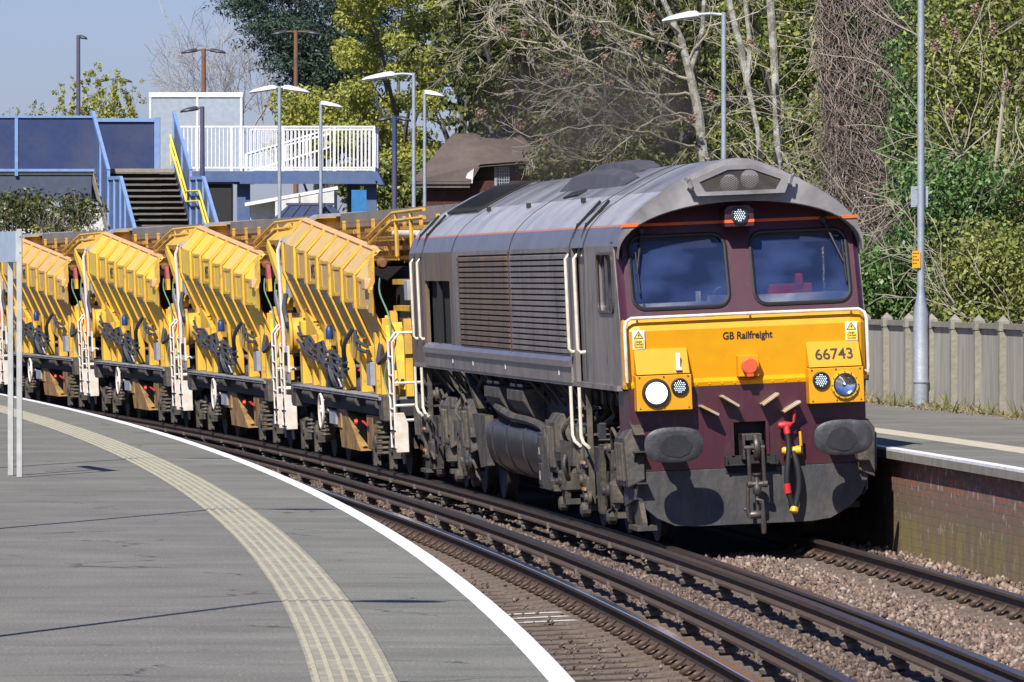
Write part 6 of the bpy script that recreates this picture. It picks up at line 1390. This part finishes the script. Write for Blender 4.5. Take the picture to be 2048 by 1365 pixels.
# shrub under the bridge span, lower left
cl = []
for i in range(46):
    px = -10 + 205 * r_.random(); py = 395 + 75 * r_.random() + 30 * (px / 200 - .5) ** 2; x, y, z = P3(px, py, 168 + 3 * r_.random()); s = .22 + .25 * r_.random(); cl.append((x, y, z, s, s, s * .8))
tree('leafy_shrub', 'dark leafy shrub below the bridge span at left', P3(100, 0, 170)[0], 170, .9, 2.4, cl, 5200, .055, lm_dark, 33, m_bark, .08, category='shrub', limbs=20, shell=.2)
mb = MB(); rg = random.Random(9); SBX = empty('bare_shrub', 'twiggy shrub reaching up beside the left stair stringer', 'shrub', (P3(140, 0, 166)[0], 166, .9))
for i in range(9): branchset(mb, Vector((rg.uniform(-.9, .6), 0, 1.6)), Vector((rg.uniform(-.7, .6), 0, 1)).normalized(), .95, .02, 3, rg, .6, 3, .05, .66, .006, .25, 4)
mb.tube([(0, 0, 0), (-.1, 0, 1.7)], [.05, .03], 6); mb.build('branches', m_bark, SBX)
V, F = leaves([(rg.uniform(-1, .8), rg.uniform(-.2, .2), 2.0 + rg.random() * 1.2, .15, .1, .12) for i in range(60)], 1500, .045, 5, shell=.1); fastmesh('foliage', V, F, lm_lime, SBX)

# evergreen trees behind the hut and the locomotive
EG = 'evergreen trees behind the right platform'
labs = ['dark evergreen directly above the brick hut roof', 'evergreen between the hut and the pale forked trunks, behind the sprawling branches', 'evergreen just left of the lamp post that rises behind the cab', 'dark evergreen between the pale trunks and the vine-covered trunk', 'olive green evergreen behind the brick hut, right of the lime green tree']
for i, (p0, p1, Y, lm) in enumerate(((900, 1130, 152, lm_dark), (1080, 1300, 144, lm_dark), (1250, 1460, 138, lm_dark), (1440, 1680, 134, lm_mid), (850, 1000, 206, lm_mid))):
    cl = []
    for k in range(150 if i < 4 else 80):
        py = -80 + 470 * r_.random(); 
        if i == 0 and py > 250: continue
        px = p0 + (p1 - p0) * r_.random(); x, y, z = P3(px, py, Y + 4 * r_.random() - 2); s = .18 + .22 * r_.random(); cl.append((x, y, z, s * 1.3, s, s * .5))
    tree('evergreen_tree', labs[i], P3((p0 + p1) / 2, 0, Y)[0], Y, .8, 9, cl, 17000, .062, lm, 40 + i, m_bark, .2, group=EG, limbs=14, shell=.2, asp=.4)
# leafless tree with sprawling pale branches
BB = empty('bare_branching_tree', 'leafless tree with sprawling pale branches and a mottled forked trunk', 'tree', (P3(1415, 0, 116)[0], 116, .9)); rg = random.Random(17); O_ = BB.location
def rel(px, py, Y=116): return Vector(P3(px, py, Y)) - O_
mb = MB()
mb.tube([rel(1425, 420), rel(1405, 300), rel(1398, 230), rel(1380, 150), rel(1362, 80), rel(1335, 20), rel(1300, -60)], [.10, .092, .088, .078, .065, .052, .035], 9)
mb.tube([rel(1380, 150), rel(1405, 60), rel(1412, -60)], [.05, .045, .035], 7)
tk_ = mb.build('trunk', m_pale, BB, smooth=True)
mb = MB()
main = [((1400, 260), (1290, 190), (1180, 170), (1090, 190), .055), ((1390, 170), (1260, 110), (1130, 100), (1020, 100), .05), ((1370, 100), (1240, 60), (1120, 20), (1010, -60), .06), ((1400, 300), (1300, 270), (1180, 250), (1060, 275), .05), ((1385, 190), (1270, 180), (1100, 90), (940, 70), .045),
        ((1360, 70), (1280, -10), (1180, -50), (1080, -90), .05), ((1395, 230), (1310, 240), (1230, 300), (1190, 330), .045), ((1375, 120), (1420, 60), (1500, 30), (1580, -20), .04), ((1100, 70), (1030, 10), (960, -40), (900, -80), .05), ((1140, 95), (1060, 30), (1020, -20), (960, -70), .045), ((1405, 330), (1440, 300), (1500, 280), (1560, 290), .03), ((1400, 290), (1450, 230), (1520, 200), (1600, 180), .03), ((1215, 75), (1170, 20), (1150, -30), (1130, -80), .035)]
rg = random.Random(12)
for a, b_, c, d, r in main:
    Yo = rg.uniform(-2.5, 1.0); P0 = [rel(*a, 116), rel(*b_, 116 + Yo * .5), rel(*c, 116 + Yo), rel(*d, 116 + Yo)]
    pts = []; 
    for i in range(3):
        p0, p1, p2, p3 = P0[max(i - 1, 0)], P0[i], P0[i + 1], P0[min(i + 2, 3)]
        for k in range(6): t = k / 6; pts.append(.5 * ((2 * p1) + (p2 - p0) * t + (2 * p0 - 5 * p1 + 4 * p2 - p3) * t * t + (3 * p1 - p0 - 3 * p2 + p3) * t ** 3) + Vector((rg.gauss(0, .02), 0, rg.gauss(0, .03))))
    pts.append(P0[3]); r *= .55; n_ = len(pts); mb.tube(pts, [r * (1 - .72 * i / (n_ - 1)) for i in range(n_)], 6)
    for i in range(2, n_, 2):
        dd = (pts[i] - pts[i - 1]).normalized(); branchset(mb, pts[i], (dd + Vector((0, rg.gauss(0, .3), rg.choice((-1, 1)) * rg.uniform(.4, 1.1)))).normalized(), .35 + .45 * rg.random(), max(.008, r * (1 - .7 * i / n_) * .55), 3 if i % 4 == 0 else 2, rg, .6, 3, .02, .66, .0045, .25, 4)
mb.build('limbs', m_twig, BB, smooth=False)
cl = [(rel(px, py).x, rg.uniform(-1, .6), rel(px, py).z, .10, .08, .12) for px, py in ((1010, 60), (1050, 70), (1130, 150), (1190, 60), (1210, 120), (1215, 170), (1290, 200), (1230, 240), (1040, 250), (960, 230), (1300, 40), (1270, 90), (1180, 200), (1120, 215), (1500, 90), (1420, 190), (1150, 30), (1340, 120), (1090, 280), (1380, 240))]
V, F = leaves(cl, 2200, .03, 6, shell=.1); fastmesh('seed_clusters', V, F, lm_dry, BB)
mb = MB(); PT = empty('pale_trunk_tree', 'straight pale barked trunk between the lamp post and the vine-covered trunk', 'tree', (P3(1550, 0, 121)[0], 121, .9)); O2 = PT.location
mb.tube([Vector(P3(*p, 121)) - O2 for p in ((1562, 420), (1556, 300), (1552, 200), (1548, 120), (1544, 60), (1536, -60))], [.085, .08, .07, .075, .08, .07], 9); mb.build('trunk', m_pale, PT, smooth=True)
mb = MB(); rg = random.Random(23)
for i in range(14): branchset(mb, Vector(P3(1550, 20 + 25 * i, 121)) - O2, Vector((rg.choice((-1, 1)), rg.uniform(-.4, .1), rg.uniform(-.2, .8))).normalized(), .9, .013, 2, rg, .6, 3, 0, .66, .005, .25, 4)
mb.build('branches', m_twig, PT)
# second slim pale stem
mb = MB(); P4 = empty('slim_pale_tree', 'slim forked pale stem leaning left of the straight pale trunk', 'tree', (P3(1490, 0, 119)[0], 119, .9)); O3 = P4.location
mb.tube([Vector(P3(*p, 119)) - O3 for p in ((1525, 420), (1515, 260), (1495, 170), (1480, 90), (1462, 20), (1450, -50))], [.05, .045, .055, .065, .06, .05], 8); mb.tube([Vector(P3(*p, 119)) - O3 for p in ((1495, 170), (1500, 90), (1490, 0), (1485, -60))], [.05, .045, .04, .03], 7); mb.build('trunk', m_pale, P4, smooth=True)
# vine-covered trunk
VT = empty('vine_covered_trunk', 'broad tree trunk wrapped in hanging dead brown vines', 'tree', (P3(1752, 0, 112)[0], 112, .9)); O4 = VT.location
mb = MB(); mb.tube([(0, 0, 0), (.02, 0, 2), (-.05, 0, 4), (.0, 0, 8)], [.5, .42, .42, .5], 14); mb.build('trunk', m_bark, VT, smooth=True)
r5 = np.random.default_rng(55); NV = 900; SEG = 15
def strands(n, seed, wfn, z0, z1, rad, curl, seg=SEG):
    r = np.random.default_rng(seed); Ps, Fs = [], []; base = 0
    th = -math.pi + 2 * math.pi * r.random(n); zt = z0 + (z1 - z0) * (.25 + .75 * r.random(n)); ln = (1.0 + 4.5 * r.random(n)); 
    t = np.linspace(0, 1, seg)[None]; Z = zt[:, None] - ln[:, None] * t; Z = np.maximum(Z, .05)
    ph = r.random((n, 3)) * 6.28; fr = 2 + 6 * r.random((n, 2))
    A = th[:, None] + .25 * np.sin(fr[:, :1] * t * 3 + ph[:, :1]) * curl; W = wfn(Z) * (.85 + .25 * r.random((n, 1)) + .06 * np.sin(fr[:, 1:] * t * 4 + ph[:, 1:2]))
    X = np.sin(A) * W + curl * .10 * np.sin(fr[:, 1:] * t * 5 + ph[:, 2:3]); Y_ = -np.cos(A) * W * .7
    C = np.stack([X, Y_, Z], -1); R2 = rad * (.6 + .9 * r.random((n, 1)))
    ring = []
    for j in range(3):
        a = 2.094 * j; ring.append(C + np.stack([np.cos(a) * R2 * np.ones_like(X), np.sin(a) * R2 * np.ones_like(X), 0 * X], -1))
    V = np.stack(ring, 2).reshape(-1, 3)     # n, seg, 3
    i = np.arange(n)[:, None, None] * seg * 3; s = np.arange(seg - 1)[None, :, None] * 3; j = np.arange(3)[None, None]; j2 = (j + 1) % 3
    F = np.stack([i + s + j, i + s + j2, i + s + 3 + j2, i + s + 3 + j], -1).reshape(-1, 4)
    return V, F
wf = lambda Z: .78 + .14 * np.exp(-((Z - 1.2) / 1.2) ** 2) + .10 * (Z > 5) 
V, F = strands(1150, 61, wf, 2.0, 9.2, .008, 1.0); fastmesh('dead_vines', V, F, m_vine, VT)
V, F = strands(420, 62, lambda Z: .86 + .14 * np.exp(-((Z - 1.2) / 1.2) ** 2), 2.0, 9.0, .006, 3.0); fastmesh('curling_tendrils', V, F, m_vine, VT)
cl = [(rg.uniform(-.75, .75), rg.uniform(-.55, -.2), rg.uniform(4.5, 8), .16, .1, .3) for i in range(22)] + [(rg.uniform(-.9, .9), -.4, rg.uniform(.2, 1.6), .22, .15, .2) for i in range(22)]
V, F = leaves(cl, 3800, .045, 7, shell=.1); fastmesh('ivy_leaves', V, F, lm_ivy, VT)
# ivy and hedge bank right of the trunk, and low growth behind the fence
def hedge(name, label, px0, px1, py0, py1, Y, n_c, nl, size, lm, seed, twigs=0, s0=.22, s1=.3, fn=None):
    r = np.random.default_rng(seed); xm = P3((px0 + px1) / 2, 0, Y)[0]; T_ = empty(name, label, 'hedge' if 'hedge' in name else 'bush', (xm, Y, .9)); cl = []
    for i in range(n_c):
        px = px0 + (px1 - px0) * r.random(); py = py0 + (py1 - py0) * r.random(); yy = Y + 1.6 * (1 - (py - py0) / (py1 - py0)) * r.random() + .8 * r.random() + (fn(px, py) if fn else 0)
        x, y, z = P3(px, py, yy); z = max(z, 1.1); s = s0 + s1 * r.random(); cl.append((x - xm, y - Y, z - .9, s, s * .8, s * .85))
    V, F = leaves(cl, nl, size, seed, shell=.35); fastmesh('foliage', V, F, lm, T_)
    mb = MB(); rg = random.Random(seed)
    xs_0, xs_1 = P3(px0, 0, Y)[0] - xm, P3(px1, 0, Y)[0] - xm; zt_ = P3(0, py0, Y)[2] - .9
    for i in range(max(3, twigs // 2)):
        s0_ = Vector((rg.uniform(xs_0, xs_1), rg.uniform(-.3, .8), rg.uniform(0, zt_ * .8))); branchset(mb, s0_, Vector((rg.gauss(0, .6), rg.uniform(-.3, .1), rg.gauss(.3, .7))).normalized(), 1.0, .010, 2, rg, .6, 3, 0, .66, .005, .28, 4)
    for i in range(4): xx = rg.uniform(xs_0, xs_1); mb.tube([(xx, .9, 0), (xx + .1, .9, zt_ * .7)], [.06, .03], 6)
    mb.build('stems', m_twig, T_); return T_
hedge('ivy_hedge', 'glossy dark ivy mass right of the nearest lamp post', 1815, 2000, 330, 640, 96, 120, 15000, .042, lm_ivy, 71, 14)
hedge('ivy_hedge', 'low ivy between the locomotive and the lamp post, behind the fence', 1690, 1840, 500, 645, 97, 60, 7000, .042, lm_ivy, 72, 8)
hedge('spring_bush', 'fresh yellow-green bush above the fence at the right edge', 1900, 2140, 470, 650, 94.5, 90, 11000, .04, lm_hedge, 73, 10)
hedge('spring_bush', 'olive green bush filling the upper right corner', 1860, 2300, -60, 380, 100, 260, 26000, .045, lm_hedge, 74, 40, .25, .35)
hedge('ivy_hedge', 'mid green growth at the right edge beside the glossy ivy', 1960, 2350, 250, 640, 97.5, 130, 14000, .042, lm_mid, 75, 22)
hedge('green_bush', 'green bush just left of the vine-covered trunk above the cab roof', 1560, 1680, 60, 420, 124, 80, 10000, .05, lm_mid, 76, 14)
hedge('green_bush', 'shaded growth behind the locomotive roof and exhaust', 1080, 1620, 300, 440, 126, 120, 13000, .055, lm_dark, 77, 22)
hedge('ivy_hedge', 'dark ivy climbing left edge of the vine-covered trunk', 1640, 1700, -20, 560, 114, 60, 6000, .045, lm_mid, 78, 6, .14, .16)
hedge('ivy_hedge', 'shaded ivy high up between trunk and nearest lamp post', 1790, 1900, -40, 420, 108, 90, 9000, .045, lm_ivy, 79, 16, .18, .22)
# bare twigs over the hedge, upper right
mb = MB(); rg = random.Random(31); TB = empty('bare_shrub', 'leafless twigs with dry seed heads in front of the upper right bush', 'shrub', (7.2, 97, .9))
for i in range(16):
    s0_ = Vector(P3(1880 + rg.random() * 220, 60 + rg.random() * 420, 97)) - TB.location; branchset(mb, s0_, Vector((rg.gauss(0, .8), rg.uniform(-.3, .1), rg.gauss(.1, .7))).normalized(), 1.3, .011, 2, rg, .5, 3, 0, .7, .005, .3, 4)
mb.tube([(0, .3, 0), (0, .2, 3), (.2, 0, 5)], [.06, .05, .02], 6); mb.build('branches', m_twig, TB)
cl = [tuple(Vector(P3(px, py, 96.5)) - TB.location) + (.07, .05, .12) for px, py in ((1890, 45), (1910, 70), (1870, 90), (1900, 225), (2010, 170), (1985, 60), (1950, 20))]
V, F = leaves(cl, 700, .025, 9, shell=.1); fastmesh('seed_heads', V, F, lm_dry, TB)
# weeds and litter at the foot of the fence
r = np.random.default_rng(91); n = 1500; Yw_ = 64 + 44 * r.random(n); off = OF - .08 - .30 * r.random(n) ** 2; k = .5 + .5 * np.sin(Yw_ * 1.9) * np.sin(Yw_ * .7 + 1); hgt = (.06 + .30 * r.random(n) ** 2 * k)
X = np.array([cx(a, b) for a, b in zip(off, Yw_)]); B = np.stack([X, Yw_, np.full(n, ZR + .01)], 1); lean = r.normal(scale=.12, size=(n, 2)); tip = B + np.stack([lean[:, 0], lean[:, 1], hgt], 1); w_ = .008 + .01 * r.random(n)
V = np.stack([B - np.stack([w_, 0 * w_, 0 * w_], 1), B + np.stack([w_, 0 * w_, 0 * w_], 1), tip + np.array([.002, 0, 0]), tip - np.array([.002, 0, 0])], 1).reshape(-1, 3)
setting(fastmesh('weeds', V, np.arange(n * 4).reshape(-1, 4), lm_grass), 'stuff', 'weeds and dry grass along the foot of the concrete fence')
r = np.random.default_rng(92); n = 2400; Yw_ = 62 + 40 * r.random(n); off = OF - .1 - .45 * r.random(n) ** 2.2; X = np.array([cx(a, b) for a, b in zip(off, Yw_)])
cl = np.stack([X, Yw_, np.full(n, ZR + .02), np.full(n, .01), np.full(n, .01), np.full(n, .01)], 1)
V, F = leaves(cl, 2400, .028, 93, up=2.5); setting(fastmesh('leaf_litter', V, F, leafmat('dry_leaf', [(.25, .16, .09), (.38, .27, .17), (.16, .10, .06)], .9, 0)), 'stuff', 'dry leaf litter along the platform fence')
# ============================================================ EXHAUST HAZE above the silencer
m_smoke = bpy.data.materials.new('exhaust_smoke'); m_smoke.use_nodes = True; N = m_smoke.node_tree.nodes; L = m_smoke.node_tree.links
N.remove(N['Principled BSDF']); pv = N.new('ShaderNodeVolumePrincipled'); pv.inputs['Color'].default_value = (.16, .14, .12, 1)
tc = N.new('ShaderNodeTexCoord'); nz = N.new('ShaderNodeTexNoise'); nz.inputs['Scale'].default_value = 1.6; nz.inputs['Detail'].default_value = 4; L.new(tc.outputs['Object'], nz.inputs[0])
gr = N.new('ShaderNodeTexGradient'); gr.gradient_type = 'SPHERICAL'; mp = N.new('ShaderNodeMapping'); mp.inputs['Scale'].default_value = (.62, .26, .72); L.new(tc.outputs['Object'], mp.inputs[0]); L.new(mp.outputs[0], gr.inputs[0])
mr = N.new('ShaderNodeMapRange'); mr.inputs[1].default_value = .38; mr.inputs[2].default_value = .68; mr.inputs[3].default_value = 0; mr.inputs[4].default_value = .5; L.new(nz.outputs[0], mr.inputs[0])
ml = N.new('ShaderNodeMath'); ml.operation = 'MULTIPLY'; L.new(mr.outputs[0], ml.inputs[0]); L.new(gr.outputs['Fac'], ml.inputs[1]); L.new(ml.outputs[0], pv.inputs['Density']); L.new(pv.outputs[0], N['Material Output'].inputs['Volume'])
mb = MB(); mb.lathe((0, 0, -1.35), (0, 0, 1), [(.5, 0), (1.3, .5), (1.6, 1.3), (1.3, 2.1), (.4, 2.65)], 20)
sm = mb.build('exhaust_smoke', m_smoke); sm.location = W_(1185, 262, 79); sm.scale = (1, 2.2, 1); sm.rotation_euler = (0, 0, R_(7))
setting(sm, 'stuff', 'thin dark exhaust smoke above the locomotive roof')
